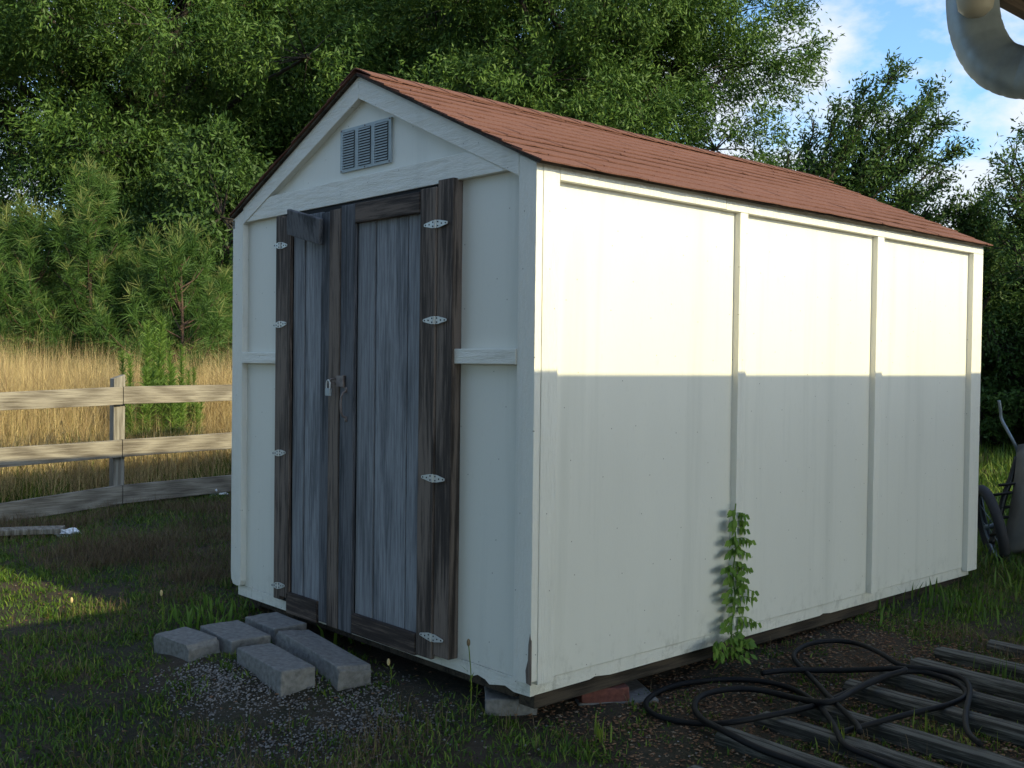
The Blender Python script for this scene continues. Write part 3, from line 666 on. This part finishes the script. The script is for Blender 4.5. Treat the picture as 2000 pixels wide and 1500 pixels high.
def limbs_mesh(segs):
    """segs: list of (points, radii, seg) -> bmesh"""
    bm = bmesh.new()
    for p, r, s in segs: tube(bm, p, list(r), s, False)
    return bm
def sph(rng, n): return unit(rng.normal(0, 1, (n, 3)))
def oak_data(seed, rx, ry, rz, cz, n_lobes, lobe_r, clumps, n_leaf, leaf=(.13, .036), hollow=.12, flat=.8, low=None):
    rng = np.random.RandomState(seed); cs = []
    tries = 0
    while len(cs) < n_lobes and tries < 8000:
        tries += 1
        u = sph(rng, 1)[0]*rng.uniform(hollow, 1)**.6; c = u*[rx, ry, rz]+[0, 0, cz]
        if all(np.linalg.norm(c-q) > lobe_r*.66 for q in cs): cs.append(c)
    C = []; D = []; segs = []
    trunk_top = cz+rz*.25
    tp = [Vector((0, 0, -.2)), Vector((.1, .05, cz*.3)), Vector((-.1, .1, cz*.6)), Vector((.05, 0, cz)), Vector((0, 0, trunk_top))]
    segs.append((catmull(tp, 4), np.linspace(.30, .07, 17), 9))
    for c in cs:
        r = lobe_r*rng.uniform(.7, 1.2); zb = rng.uniform(.35, .85)*min(c[2], trunk_top); zb = max(zb, cz-rz*.9)
        a = Vector((0, 0, min(zb, trunk_top))); b = Vector(c); m_ = a.lerp(b, .5)+Vector((rng.uniform(-.3, .3), rng.uniform(-.3, .3), rng.uniform(-.1, .5)))
        pts = catmull([a, m_, b], 4); segs.append((pts, np.linspace(.085, .025, len(pts)), 5))
        u = sph(rng, clumps); rad = rng.uniform(.35, 1, (clumps, 1))**.5
        cc = c+u*rad*r*np.array([1, 1, flat]); keep = np.ones(len(cc), bool)
        if low is not None: keep = cc[:, 2] > low
        cc = cc[keep]; uu = u[keep]
        out = unit(uu+unit(cc-np.array([0, 0, cz]))*.5+rng.normal(0, .35, uu.shape)+np.array([0, 0, .05]))
        C.append(cc); D.append(out)
        for q in cc[::4]:
            segs.append(([b, b.lerp(Vector(q), .5)+Vector((0, 0, .06)), Vector(q)], (.018, .010, .005), 3))
    C = np.concatenate(C); D = np.concatenate(D)
    V = leaves(C, D, n_leaf, lobe_r*.19, lobe_r*.085, leaf[0], leaf[1], rng)
    return V, segs, rng
def make_tree(name, seed, mats, label, cat, loc, trunkmat, split=.3, group=None, **k):
    V, segs, rng = oak_data(seed, **k)
    root = empty(name, (0, 0, 0), label, cat, group)
    nq = len(V)//4; grp = np.repeat(rng.rand(nq//20+1) < split, 20)[:nq]
    np_mesh('crown', V, quads(V), mats, root, grp.astype(int))
    build('trunk', limbs_mesh(segs), trunkmat, root, 0, True)
    root.location = loc; return root
def copy_tree(root, loc, rz, s, label, group=None, cat=None):
    r = root.copy(); link(r); r.location = loc; r.rotation_euler = (0, 0, rz); r.scale = (s, s, s) if not isinstance(s, tuple) else s; r['label'] = label
    if group: r['group'] = group
    if cat: r['category'] = cat
    for ch in list(root.children):
        c = ch.copy(); link(c); c.parent = r
    return r
def gp(px, dep):
    p = at(px, 700, dep); return Vector((p.x, p.y, gz(p.x, p.y)))
om = [M['oak1'], M['oak2']]; dm = [M['dk1'], M['oak1']]
oakA = make_tree('oak_tree', 11, om, 'huge leafy oak filling the upper left behind the pines', 'tree', gp(300, 20.5), M['bark'], .35,
                 rx=5.6, ry=5.0, rz=4.6, cz=7.2, n_lobes=50, lobe_r=1.6, clumps=46, n_leaf=185, leaf=(.115, .030), flat=.62)
oakB = make_tree('oak_tree', 23, om, 'tall bright green oak rising behind the middle of the shed roof', 'tree', gp(1130, 19), M['bark'], .45,
                 rx=3.5, ry=3.6, rz=4.4, cz=7.4, n_lobes=44, lobe_r=1.3, clumps=46, n_leaf=170, leaf=(.11, .029), flat=.62)
copy_tree(oakB, gp(720, 24), 2.0, (1.15, 1.15, 1.1), 'oak standing just left of the shed gable, behind the other two oaks')
G = 'wood behind the field'
copy_tree(oakA, gp(-350, 26), 1.2, 1.0, 'oak at the far left edge behind the field', G)
copy_tree(oakB, gp(480, 31), 1.0, 1.1, 'distant oak seen low between the pines and the shed', G)
copy_tree(oakA, gp(1000, 33), 3.2, .8, 'distant oak hidden behind the shed roof', G)
copy_tree(oakA, Vector((13.5, -8.0, -.3)), 2.0, (.62, .62, .62), 'added unseen oak beyond the end of the house that shades the right side of the yard')  # added out of view to shade the far right foliage
copy_tree(oakA, Vector((-10.5, 2.5, -.2)), .6, .9, 'added unseen oak left of the yard, blocking sky light from the shed front')  # added out of view to dim sky light on the shed front
copy_tree(oakB, Vector((-9, -4.5, -.3)), 2.6, .85, 'added unseen oak left of the carport, blocking sky light from the shed front')  # second added tree, out of view, keeping low sky off the doors
shrubA = make_tree('understory_shrub', 31, dm, 'dark green thicket behind the left pines', 'shrub', gp(60, 17.5), M['bark'], .3, 'thickets between pines and oaks',
                   rx=2.2, ry=1.6, rz=1.7, cz=1.7, n_lobes=22, lobe_r=.8, clumps=44, n_leaf=85, leaf=(.10, .032), hollow=.2, flat=.8)
G = 'thickets between pines and oaks'
copy_tree(shrubA, gp(300, 18.5), 2.2, (1.1, 1.1, 1.2), 'dark thicket behind the middle pines', G)
copy_tree(shrubA, gp(520, 18), 4.1, (1.1, 1.1, 1.3), 'dark thicket showing beside the shed left edge', G)
copy_tree(shrubA, gp(-180, 18), 3.1, (1.2, 1.2, 1.3), 'dark thicket at the left border of the field', G)
copy_tree(shrubA, gp(800, 20), 5.1, (1.2, 1.2, 1.4), 'dark thicket hidden behind the shed', G)
copy_tree(shrubA, gp(20, 13.2), .7, (.42, .42, .32), 'low bright bush at the left edge where the dry grass meets the pines', None)
# far right mass
G = 'dark trees beyond the far end of the shed'
copy_tree(shrubA, gp(1985, 13), 1.7, (.80, .80, .60), 'dark leafy tree right of the shed with sky above it', G, 'tree')
copy_tree(shrubA, gp(1850, 14.5), 3.3, (.9, .9, .74), 'dark leafy tree partly hidden behind the far end of the shed', G, 'tree')
copy_tree(shrubA, gp(1700, 16), 5.3, (1.0, 1.0, .85), 'dark leafy tree behind the shed roof end', G, 'tree')
copy_tree(shrubA, gp(2180, 13.5), 2.3, (1.0, 1.0, .85), 'dark leafy tree at the right border in front of the outbuilding', G, 'tree')

# trees with visible sprays against the sky
def spray_tree(name, seed, base, split, tips, label, mats, leaf=(.068, .023), twigs=46, n_leaf=24, tw=.42, start=.28, trunk_r=.11):
    rng = np.random.RandomState(seed); root = empty(name, base, label, 'tree'); segs = []; C = []; D = []
    base = Vector(base); split = Vector(split)
    segs.append((catmull([base-Vector((0, 0, .2)), base.lerp(split, .5)+Vector((.08, .05, 0)), split], 5), np.linspace(trunk_r, trunk_r*.6, 11), 8))
    for t in tips:
        t = Vector(t); ln = (t-split).length; mid = split.lerp(t, .5)+Vector((rng.uniform(-.12, .12), rng.uniform(-.12, .12), -ln*.06+rng.uniform(-.05, .1)))
        P = catmull([split, mid, t], 8); segs.append((P, np.linspace(trunk_r*.42, .006, len(P)), 5))
        nt_ = max(8, int(twigs*ln/2.0))
        for k in range(nt_):
            f = start+(1-start)*rng.rand()**.8; p = P[min(int(f*(len(P)-1)), len(P)-2)].lerp(P[min(int(f*(len(P)-1))+1, len(P)-1)], rng.rand())
            ax = (t-split).normalized(); dr_ = np.array(ax)*.75+sph(rng, 1)[0]*.6+np.array([0, 0, .10]); dr_ /= np.linalg.norm(dr_)
            l = tw*(1.25-.85*f)*rng.uniform(.5, 1.2); q = p+Vector(dr_)*l
            segs.append(([p, p.lerp(q, .5)+Vector((0, 0, .02)), q], (.009, .006, .003), 3)); C.append(np.array(p.lerp(q, .62))); D.append(dr_)
    C = np.array(C); D = np.array(D); V = leaves(C, D, n_leaf, tw*.36, .045, leaf[0], leaf[1], rng, .35, .75)-np.array(base)
    nq = len(V)//4; np_mesh('crown', V, quads(V), mats, root, (np.repeat(rng.rand(nq//n_leaf+1), n_leaf)[:nq] < .3).astype(int))
    build('trunk', limbs_mesh(segs), M['bark'], root, 0, True); return root
b0 = gp(1490, 12.2)
spray_tree('spreading_tree', 7, b0, at(1500, 560, 12.2), [at(*a) for a in ((1752, 132, 12), (1690, 175, 12.4), (1640, 215, 12), (1822, 180, 12.6), (1790, 215, 12.1), (1836, 242, 12), (1868, 288, 12.3), (1800, 300, 12), (1850, 350, 12.5), (1590, 250, 12.4), (1540, 300, 11.9), (1870, 400, 12.6), (1740, 260, 12.2), (1700, 330, 12), (1780, 380, 12.1), (1470, 330, 12), (1650, 290, 12.6), (1560, 380, 12), (1730, 200, 12.5), (1640, 380, 12.2), (1590, 330, 12.8), (1820, 420, 12.2), (1500, 380, 12.4), (1440, 360, 12.6))],
           'spreading tree with airy branches reaching up into the sky right of the oaks', dm, twigs=40, n_leaf=34)
spray_tree('spreading_tree', 9, gp(2130, 11.5), at(2110, 560, 11.5), [at(*a) for a in ((1962, 318, 11.3), (1975, 288, 11.5), (2020, 250, 11.5), (1968, 372, 11.4), (1945, 395, 11.8), (1990, 420, 11.6), (2080, 260, 11.5), (2180, 280, 11.5), (1950, 470, 11.7), (2010, 350, 11.6), (2240, 400, 11.5), (1985, 520, 11.4))],
           'tree at the right border poking thin dark twigs into the sky', dm, twigs=34, n_leaf=24)
spray_tree('spreading_tree', 19, gp(1905, 12.6), at(1905, 620, 12.6), [at(*a) for a in ((1936, 368, 12.6), (1900, 400, 12.4), (1880, 420, 12.5), (1925, 420, 12.4), (1950, 450, 12.8), (1960, 520, 12.5), (1935, 560, 12.3), (1945, 640, 12.2), (1965, 690, 12.3), (1920, 500, 12.6), (1890, 480, 12.4))],
           'slim dark tree just right of the far shed corner', dm, twigs=60, n_leaf=30)

# young pines
def pine_data(seed, h, spread, n_wh):
    rng = np.random.RandomState(seed); segs = []; C = []; D = []; T = []
    def shoot(p, d, l, n):   # needles in a bottle brush around a shoot
        t = rng.rand(n, 1); b = np.array(p)+np.array(d)*l*t
        nd = unit(np.array(d)*1.0+sph(rng, n)*1.05); ln = .17*rng.uniform(.7, 1.15, (n, 1))
        s = unit(np.cross(nd, sph(rng, n)))*.0038
        return np.stack([b-s, b+s, b+nd*ln+s*.3+[0, 0, -.01], b+nd*ln-s*.3+[0, 0, -.01]], 1).reshape(-1, 3)
    out = []; cand = []
    segs.append((catmull([Vector((0, 0, -.1)), Vector((.03, 0, h*.5)), Vector((0, .02, h))], 6), np.linspace(.032, .008, 13), 7))
    out.append(shoot((0, .02, h-.35), (0, 0, 1), .38, 260)); cand.append(shoot((0, .02, h-.02), (0, 0, 1), .2, 40)*1)
    for k in range(n_wh):
        f = (k+.5)/n_wh; z = h*(.06+.88*f); L_ = spread*(1-f)**.9+.08
        for j in range(rng.randint(4, 7)):
            a = rng.uniform(0, 6.283); el = R(rng.uniform(4, 30)+f*28); l = L_*rng.uniform(.65, 1.15)
            d = Vector((math.cos(a)*math.cos(el), math.sin(a)*math.cos(el), math.sin(el))); p0 = Vector((0, 0, z+rng.uniform(-.08, .08)))
            p1 = p0+d*l*.6; p2 = p0+d*l+Vector((0, 0, l*.22)); P = catmull([p0, p1, p2], 4); segs.append((P, np.linspace(.012, .004, len(P)), 4))
            ns = max(3, int(l/.11))
            for q in range(ns):
                g = .12+.88*(q+1)/ns; pp = P[int(g*(len(P)-1))]; dd = unit(np.array(d)*.6+sph(rng, 1)[0]*.6+np.array([0, 0, .28])); out.append(shoot(pp, dd, .17, 44))
            dd = unit(np.array(d)*.4+np.array([0, 0, .9])); out.append(shoot(p2, dd, .24, 85)); cand.append(shoot(Vector(p2)+Vector(dd)*.2, dd, .12, 22))
    return np.concatenate(out), np.concatenate(cand), segs
def make_pine(seed, h, spread, n_wh, loc, label, group):
    V, V2, segs = pine_data(seed, h, spread, n_wh); root = empty('pine_tree', (0, 0, 0), label, 'pine', group)
    A = np.concatenate([V, V2]); mi = np.r_[np.zeros(len(V)//4), np.ones(len(V2)//4)]
    np_mesh('crown', A, quads(A), [M['needle'], M['needle2']], root, mi); build('trunk', limbs_mesh(segs), M['pbark'], root, 0, True); root.location = loc; return root
G = 'young pines along the back of the dry grass'
pA = make_pine(51, 3.25, 1.2, 10, gp(172, 13.5), 'tallest young pine with a bare orange stem and a single spire', G)
pB = make_pine(52, 2.35, 1.15, 8, gp(352, 13), 'bushy young pine nearest the shed with two candle tips', G)
copy_tree(pB, gp(252, 13.8), 1.4, (1.0, 1.0, .88), 'shorter young pine between the tallest pine and the one by the shed', G)
copy_tree(pB, gp(62, 13.6), 2.9, (1.05, 1.05, 1.12), 'young pine left of the tallest pine', G)
copy_tree(pA, gp(8, 14.2), 4.0, (1.1, 1.1, .84), 'young pine cut by the left edge of the picture', G)
copy_tree(pA, gp(428, 14.6), 5.0, (.95, .95, .62), 'low young pine touching the shed outline', G)
copy_tree(pA, gp(-130, 14), 2.0, (1.1, 1.1, .9), 'young pine just outside the left edge', G)

# ------------------------------------------------------------------ grasses
def blades(x, y, z, h, wd, lean, rng, bend=.5):
    n = len(x); a = rng.uniform(0, 6.283, n); d = np.stack([np.cos(a), np.sin(a), np.zeros(n)], 1); s = np.stack([-np.sin(a+rng.normal(0, .6, n)), np.cos(a), np.zeros(n)], 1)
    p = np.stack([x, y, z], 1); l = (lean*rng.rand(n))[:, None]; h = h[:, None]; wd = wd[:, None]; up = np.array([0, 0, 1.])
    m = p+up*h*.55+d*h*l*.35; t = p+up*h*(1-.35*l*bend)+d*h*l
    V = np.stack([p-s*wd*.5, p+s*wd*.5, m+s*wd*.42, m-s*wd*.42, t], 1).reshape(-1, 3)
    i = np.arange(n)[:, None]*5
    return V, np.concatenate([i, i+1, i+2, i+3], 1), np.concatenate([i+3, i+2, i+4], 1)
def vnoise(x, y, f, seed=0):
    r = np.random.RandomState(seed); v = 0
    for k in range(5):
        a = r.uniform(0, 6.283); ff = f*r.uniform(.6, 1.7); v = v+np.sin((x*np.cos(a)+y*np.sin(a))*ff*6.283+r.uniform(0, 6.283)+1.3*np.sin((x*np.sin(a)-y*np.cos(a))*ff*4))
    return v/5
rng = np.random.RandomState(77)
N0 = 950000; dep = 2.6+(rng.rand(N0)**.75)*9.5; lat = rng.uniform(-.56, .56, N0)*dep*1.02
Nx = 420000; depx = .6+rng.rand(Nx)*13; latx = np.where(rng.rand(Nx) < .7, rng.uniform(-1.5, -.56, Nx), rng.uniform(.56, 1.2, Nx))*depx*1.02
dep = np.r_[dep, depx]; lat = np.r_[lat, latx]; N0 += Nx
x = CAM.x+.673*dep+.74*lat; y = CAM.y+.74*dep-.673*lat
def in_shed(x, y, m=0.06): return (x > m) & (x < LX-m) & (y > m) & (y < W-m)
gravel = np.exp(-(((x+.42)/.50)**2+((y-.66)/.34)**2)**1.5)+.8*np.exp(-(((x+.62)/.12)**2+((y-1.2)/.3)**2))
bare = ((x > .15) & (x < 2.3) & (y < .35) & (y > -.6)).astype(float)
n1 = vnoise(x, y, .55, 1); n2 = vnoise(x, y, 1.6, 2); n3 = vnoise(x, y, 4.5, 5)
dens = .50+.38*n1+.35*n2+.4*n3
dens = np.where(dep < 6, dens, dens+.15)
ring = sum(np.exp(-((abs(x-a_)/c_)**4+(abs(y-b_)/d_)**4)) for a_, b_, c_, d_ in ((-.556, 1.645, .17, .27), (-.414, 1.108, .17, .30), (-.18, 1.12, .16, .38)))
dens += np.clip(ring, 0, 1)*.35; dens -= gravel*.62; dens -= bare*.45; dens = np.where((x > 2.2) & (y < .2), dens+.1, dens)
dens = np.where(in_shed(x, y), -1, dens); dens = np.where(y > 5.6, 0.3, dens)
tb = (x > .15) & (y < -.45); dens = np.where(tb, dens*.55, dens); dens = np.where(y < -2.9, -1, dens)
keep = rng.rand(N0) < np.clip(dens, 0.0, 1)*.72
x, y, dep, n1, n2 = x[keep], y[keep], dep[keep], n1[keep], n2[keep]; n = len(x)
bx = [(-.556, 1.645, .10, .19), (-.35, 1.585, .11, .18), (-.414, 1.108, .10, .24), (-.18, 1.12, .10, .33), (-.11, 1.64, .10, .17), (.2, .33, .15, .15), (.55, .18, .15, .15)]
ok = np.ones(n, bool)
for a, b, c, d in bx: ok &= ~((abs(x-a) < c) & (abs(y-b) < d))
for t_ in tl: ok &= ~((abs(x-t_[0]) < .05) & (y < t_[1]) & (y > t_[1]-t_[2]))
x, y, dep, n1, n2 = x[ok], y[ok], dep[ok], n1[ok], n2[ok]; n = len(x)
dry = (n1+.5*n2+rng.normal(0, .4, n)+np.where((y > 2.9) & (y < 5.2) & (x > -.5), .40, -.40)) > .40
h = np.where(dry, rng.uniform(.025, .11, n), rng.uniform(.010, .040, n))*(1+.25*n2)*np.where(dep > 6, 1.25, 1)
h = np.where((x > .15) & (y < .4), h*.8, h)
V, q, t = blades(x, y, ground_z(x, y)-.004, h, np.where(dry, .0022, rng.uniform(.003, .0075, n)), 1.5, rng)
mi = np.where(dry, 2, np.where(rng.rand(n) < .22, 1, 0))
tag(np_mesh('lawn_grass', V, [(4, q), (3, t)], [M['g1'], M['g2'], M['g3']], None, np.r_[mi, mi]), 'short patchy weedy grass over the shaded yard', 'grass', kind='stuff')
# tall dry field
Nf = 230000; dep = 6.5+rng.rand(Nf)**.8*10.5; lat = rng.uniform(-.60, -.16, Nf)*dep
dep = np.r_[dep, 5+rng.rand(150000)*13]; lat = np.r_[lat, rng.uniform(-1.4, -.6, 150000)*dep[Nf:]]
x = CAM.x+.673*dep+.74*lat; y = CAM.y+.74*dep-.673*lat; k = (y > 5.55)
x, y, dep = x[k], y[k], dep[k]; n = len(x); n1 = vnoise(x, y, .35, 9); n2 = vnoise(x, y, 1.2, 10)
near = np.clip((y-5.5)/1.8, 0, 1)
green = rng.rand(n) < np.clip(.62-.40*near+.30*n1+.25*n2, .05, .92)
h = (np.where(green, rng.uniform(.2, .75, n), rng.uniform(.5, 1.26, n))*(.42+.58*near)*(1+.18*n1+.16*n2+.10*vnoise(x, y, 3., 12)))
V, q, t = blades(x, y, ground_z(x, y)-.01, h, np.where(green, rng.uniform(.005, .011, n), rng.uniform(.0022, .005, n)), .95, rng, .6)
mi = np.where(green, np.where(rng.rand(n) < .5, 1, 2), np.where(rng.rand(n) < .3, 1, 0)); mi = np.where(green, 1+(rng.rand(n) < .5), np.where(rng.rand(n) < .65, 0, 3))
tag(np_mesh('dry_field_grass', V, [(4, q), (3, t)], [M['gold'], M['g2'], M['g1'], M['gold2']], None, np.r_[mi, mi]), 'tall golden dry grass filling the field behind the fence', 'grass', kind='stuff')
# rest of field far right, seen past the shed
Nf = 60000; x = rng.uniform(3.5, 14, Nf); y = rng.uniform(-1.5, 9, Nf); k = ~in_shed(x, y, -.1); x, y = x[k], y[k]; n = len(x)
V, q, t = blades(x, y, ground_z(x, y)-.01, rng.uniform(.05, .16, n), rng.uniform(.006, .013, n), 1., rng); mi = np.where(rng.rand(n) < .35, 1, 0)
tag(np_mesh('side_lawn_grass', V, [(4, q), (3, t)], [M['g1'], M['g2']], None, np.r_[mi, mi]), 'green grass beyond the far end of the shed', 'grass', kind='stuff')

# gravel and leaf litter
def chips(x, y, s, flat, rng, lift=.3):
    n = len(x); U = np.array([[1, 0, 0], [-.5, .87, 0], [-.5, -.87, 0], [.1, .1, 1], [0, 0, -1.]])
    A = U[None]*(1+rng.uniform(-.35, .35, (n, 5, 3))); a = rng.uniform(0, 6.283, n); c, s_ = np.cos(a)[:, None], np.sin(a)[:, None]
    X = A[..., 0]*c-A[..., 1]*s_; Y = A[..., 0]*s_+A[..., 1]*c; Z = A[..., 2]*flat+(A[..., 0]*rng.uniform(-.3, .3, (n, 1)))
    V = np.stack([X*s[:, None]+x[:, None], Y*s[:, None]+y[:, None], Z*s[:, None]+(ground_z(x, y)+s*lift)[:, None]], -1).reshape(-1, 3)
    F = np.array([[0, 1, 3], [1, 2, 3], [2, 0, 3], [1, 0, 4], [2, 1, 4], [0, 2, 4]]); return V, (np.arange(n)[:, None, None]*5+F[None]).reshape(-1, 3)
M['gr1'] = simple('gravel pale', (.22, .21, .20), .9, 0, .4, 40, 0); M['gr2'] = simple('gravel grey', (.15, .14, .135), .9, 0, .4, 40, 0)
n = 2600; x = np.r_[rng.normal(-.42, .30, n), rng.normal(-.62, .10, 1400)]; y = np.r_[rng.normal(.64, .20, n), rng.normal(1.2, .18, 1400)]
x = np.r_[x, rng.uniform(-1.6, 2.5, 900)]; y = np.r_[y, rng.uniform(-.9, 1.8, 900)]
k = ~in_shed(x, y); x, y = x[k], y[k]; V, F = chips(x, y, rng.uniform(.003, .0085, len(x)), .6, rng)
tag(np_mesh('gravel', V, [(3, F)], [M['gr1'], M['gr2']], None, np.repeat((rng.rand(len(x)) < .55).astype(int), 6)), 'pale gravel scattered in front of the step blocks', 'gravel', kind='stuff')
n = 15000; x = np.r_[rng.uniform(.1, 2.6, n), rng.uniform(-1.5, 2, 3500)]; y = np.r_[rng.uniform(-1.5, .45, n), rng.uniform(-1.2, 4.5, 3500)]
V, F = chips(x, y, rng.uniform(.003, .012, len(x)), .22, rng, .4)
M['lit2'] = simple('pale chip', (.22, .17, .12), .9, 0, .3, 40, 0)
tag(np_mesh('leaf_litter', V, [(3, F)], [M['litter'], M['lit2']], None, np.repeat((rng.rand(len(x)) < .14).astype(int), 6)), 'reddish dead leaves and wood chips around the hose', 'leaf litter', kind='stuff')

# ------------------------------------------------------------------ vine on the batten
vine = empty('climbing_vine', (1.15, -.03, gz(1.15, 0)), 'green trumpet vine climbing the first batten of the long shed wall', 'vine')
vr_ = np.random.RandomState(4); bm = bmesh.new(); stem = catmull([(1.13, .02, -.15), (1.17, -.03, -.06), (1.21, -.012, .05), (1.235, -.009, .14), (1.215, -.009, .26), (1.235, -.009, .38), (1.22, -.009, .50), (1.228, -.009, .57)], 6)
tube(bm, stem, .0035, 6); tube(bm, catmull([(1.13, .02, -.15), (1.08, -.05, -.07), (1.04, -.06, -.03)], 4), .003, 5); tube(bm, catmull([(1.16, -.02, -.1), (1.2, -.08, -.04), (1.22, -.1, -.02)], 4), .003, 5)
Vl = []
def leaflet(p, d, l, wd, nrm):
    s = d.cross(nrm).normalized(); pts = [(0, 0), (.25, .38), (.5, .5), (.72, .3), (1, 0), (.72, -.3), (.5, -.5), (.25, -.38)]
    return [p+d*(a*l)+s*(b*wd)-nrm*(.12*l*a*a)+nrm*(.08*wd*abs(b)) for a, b in pts]
bl = bmesh.new()
def frond(p, d, ln, k):
    end = p+d*ln+Vector((0, 0, -ln*.22)); P = catmull([p, p.lerp(end, .5)+Vector((0, 0, ln*.10)), end], 4); tube(bm, P, .0016, 4)
    for i in range(1, k+1):
        q = P[int(len(P)*i/(k+1))]
        for sg in (1, -1):
            dd = (Vector((sg*.35, -.06, -.8))+d*.5+Vector(vr_.uniform(-.2, .2, 3))).normalized(); bl.faces.new([bl.verts.new(v) for v in leaflet(q, dd, .042*vr_.uniform(.65, 1.25), .023, Vector((.1, -1, .35)).normalized())])
    bl.faces.new([bl.verts.new(v) for v in leaflet(end, (d+Vector((0, 0, -.5))).normalized(), .045, .026, Vector((.1, -1, .3)).normalized())])
z = .02; i = 0
while z < .56:
    f = (z-.02)/.54; ln = .118*(1-f)**.5*(.7+.3*math.sin(i*2.1)+vr_.uniform(-.2, .2))+.03; xo = 1.225+.012*math.sin(z*17)
    if vr_.rand() > .12: frond(Vector((xo+.006, -.010, z)), Vector((1, -.08+vr_.uniform(-.1, .1), .12+vr_.uniform(-.25, .2))).normalized(), ln, 4 if ln > .08 else 3)
    if vr_.rand() > .08: frond(Vector((xo-.004, -.010, z+.012)), Vector((-.85, -.14, .1+vr_.uniform(-.25, .25))).normalized(), ln*.62, 3)
    if vr_.rand() > .45: frond(Vector((xo, -.012, z)), Vector((vr_.uniform(-.6, .6), -.3, .3)).normalized(), ln*.35, 2)
    z += vr_.uniform(.026, .052); i += 1
for k in range(14):
    a = vr_.uniform(0, 6.283); frond(Vector((1.14+vr_.uniform(-.07, .06), -.03, -.035+vr_.uniform(-.035, .03))), Vector((math.cos(a), -.6, .25+.3*math.sin(a))).normalized(), .075, 3)
build('stem', bm, M['vine'], vine); build('foliage', bl, M['vine'], vine)

# ------------------------------------------------------------------ weeds
def weed(px, py0, py1, label, head, seed, curve=.01):
    a = on_ground(px, py0); dpt = (a-CAM).dot(vd); b = at(px-3, py1, dpt); root = empty('weed_stalk', a, label, 'weed'); bm = bmesh.new()
    P = catmull([a, a.lerp(b, .5)+Vector((curve, 0, 0)), b], 6); tube(bm, P, .0022, 5)
    for k in range(5):
        t = .15+.12*k; q = a.lerp(b, t); an = k*2.2; e = q+Vector((math.cos(an)*.035, math.sin(an)*.035, .03)); s = Vector((-math.sin(an), math.cos(an), 0))*.004
        bm.faces.new([bm.verts.new(v) for v in (q, (q+e)/2+s, e, (q+e)/2-s)])
    build('stem', bm, M['g2'], root); bm = bmesh.new(); bmesh.ops.create_icosphere(bm, subdivisions=2, radius=.009, matrix=Matrix.Translation(b) @ Matrix.Diagonal((.8, .8, 1.7, 1)))
    build('seed_head', bm, M[head], root)
weed(918, 1412, 1255, 'tall thin weed stalk with a dark seed head before the near shed corner', 'g3', 1)
weed(762, 1335, 1293, 'short weed with a pale head on the gravel below the doors', 'gold', 2)
weed(318, 1232, 1158, 'thin weed with a yellow head behind the rounded end block', 'gold', 3)
weed(930, 1372, 1300, 'shorter weed stalk beside the tall one at the shed corner', 'g3', 4)
weed(143, 1205, 1172, 'pale flowering weed in the sunlit strip of lawn', 'gold', 5)
def tuft(px, py, hgt, n, label, seed, mt='g1', spread=.035, wd=.007):
    r = np.random.RandomState(seed); p = on_ground(px, py); x = p.x+r.normal(0, spread, n); y = p.y+r.normal(0, spread, n)
    V, q, t = blades(x, y, ground_z(x, y)-.005, r.uniform(.4, 1, n)*hgt, np.full(n, wd), .7, r)
    o = np_mesh('grass_tuft', V, [(4, q), (3, t)], M[mt], None, None, (p.x, p.y, p.z)); tag(o, label, 'grass tuft')
    if spread > .036: o.name = 'weed_patch'; o['category'] = 'weeds'; o['kind'] = 'stuff'
tuft(1640, 1462, .13, 16, 'tuft of broad green blades growing between the hose and the timbers', 1, 'g2')
tuft(1812, 1440, .12, 22, 'tuft of thin green grass on the timbers under the hose loop', 2, 'g2', .03, .004)
tuft(1880, 1455, .10, 22, 'small green tuft right of the thin one on the timbers', 3, 'g2', .04, .004)
tuft(1172, 1442, .10, 18, 'pale green tuft between the near shed corner and the hose', 4, 'g2', .02, .006)
tuft(400, 1215, .12, 90, 'leafy weeds growing up behind the step blocks', 5, 'vine', .12, .014)
tuft(720, 1240, .13, 60, 'leafy weeds growing out from under the shed below the doors', 6, 'vine', .09, .016)
tuft(1960, 1330, .12, 40, 'green tuft at the right edge among the farther timbers', 7, 'g1', .06, .005)
tuft(1860, 1190, .16, 120, 'patch of taller weeds by the far end of the shed skirt', 8, 'g1', .18, .010)
# fennel like weeds behind the fence
def fennel_data(seed, h):
    r = np.random.RandomState(seed); out = []; segs = []
    for j in range(7):
        b = Vector((r.normal(0, .07), r.normal(0, .07), 0)); hh = h*r.uniform(.6, 1); top = b+Vector((r.normal(0, .06), r.normal(0, .06), hh)); P = catmull([b, b.lerp(top, .5), top], 5); segs.append((P, np.linspace(.006, .002, len(P)), 4))
        n = int(600*hh); t = r.rand(n, 1)**.85; base = np.array(b)+(np.array(top)-np.array(b))*t
        a = r.uniform(0, 6.283, n); d = unit(np.stack([np.cos(a), np.sin(a), r.uniform(.3, 1.6, n)], 1)); l = r.uniform(.05, .15, (n, 1))*(1.15-.6*t); s = unit(np.cross(d, sph(r, n)))*.0035
        out.append(np.stack([base-s, base+s, base+d*l+s*.4, base+d*l-s*.4], 1).reshape(-1, 3))
    return np.concatenate(out), segs
V, segs = fennel_data(3, 1.5); f0 = empty('fennel_weed', (0, 0, 0), 'tallest feathery green weed clump just behind the fence post', 'weed', 'feathery weeds behind the fence')
np_mesh('foliage', V, quads(V), M['fennel'], f0); build('stem', limbs_mesh(segs), M['g2'], f0, 0, True)
f0.location = gp(300, 9.7)
for px, dep, s, lab in ((268, 9.4, .78, 'feathery weed clump nearest the right side of the fence post'), (345, 9.6, .85, 'feathery weed clump right of the tallest one'), (382, 9.9, .68, 'small feathery weed clump closest to the shed'), (318, 10.0, .95, 'feathery weed clump behind the tallest one')):
    copy_tree(f0, gp(px, dep), px*.1, (s, s, s), lab, 'feathery weeds behind the fence')
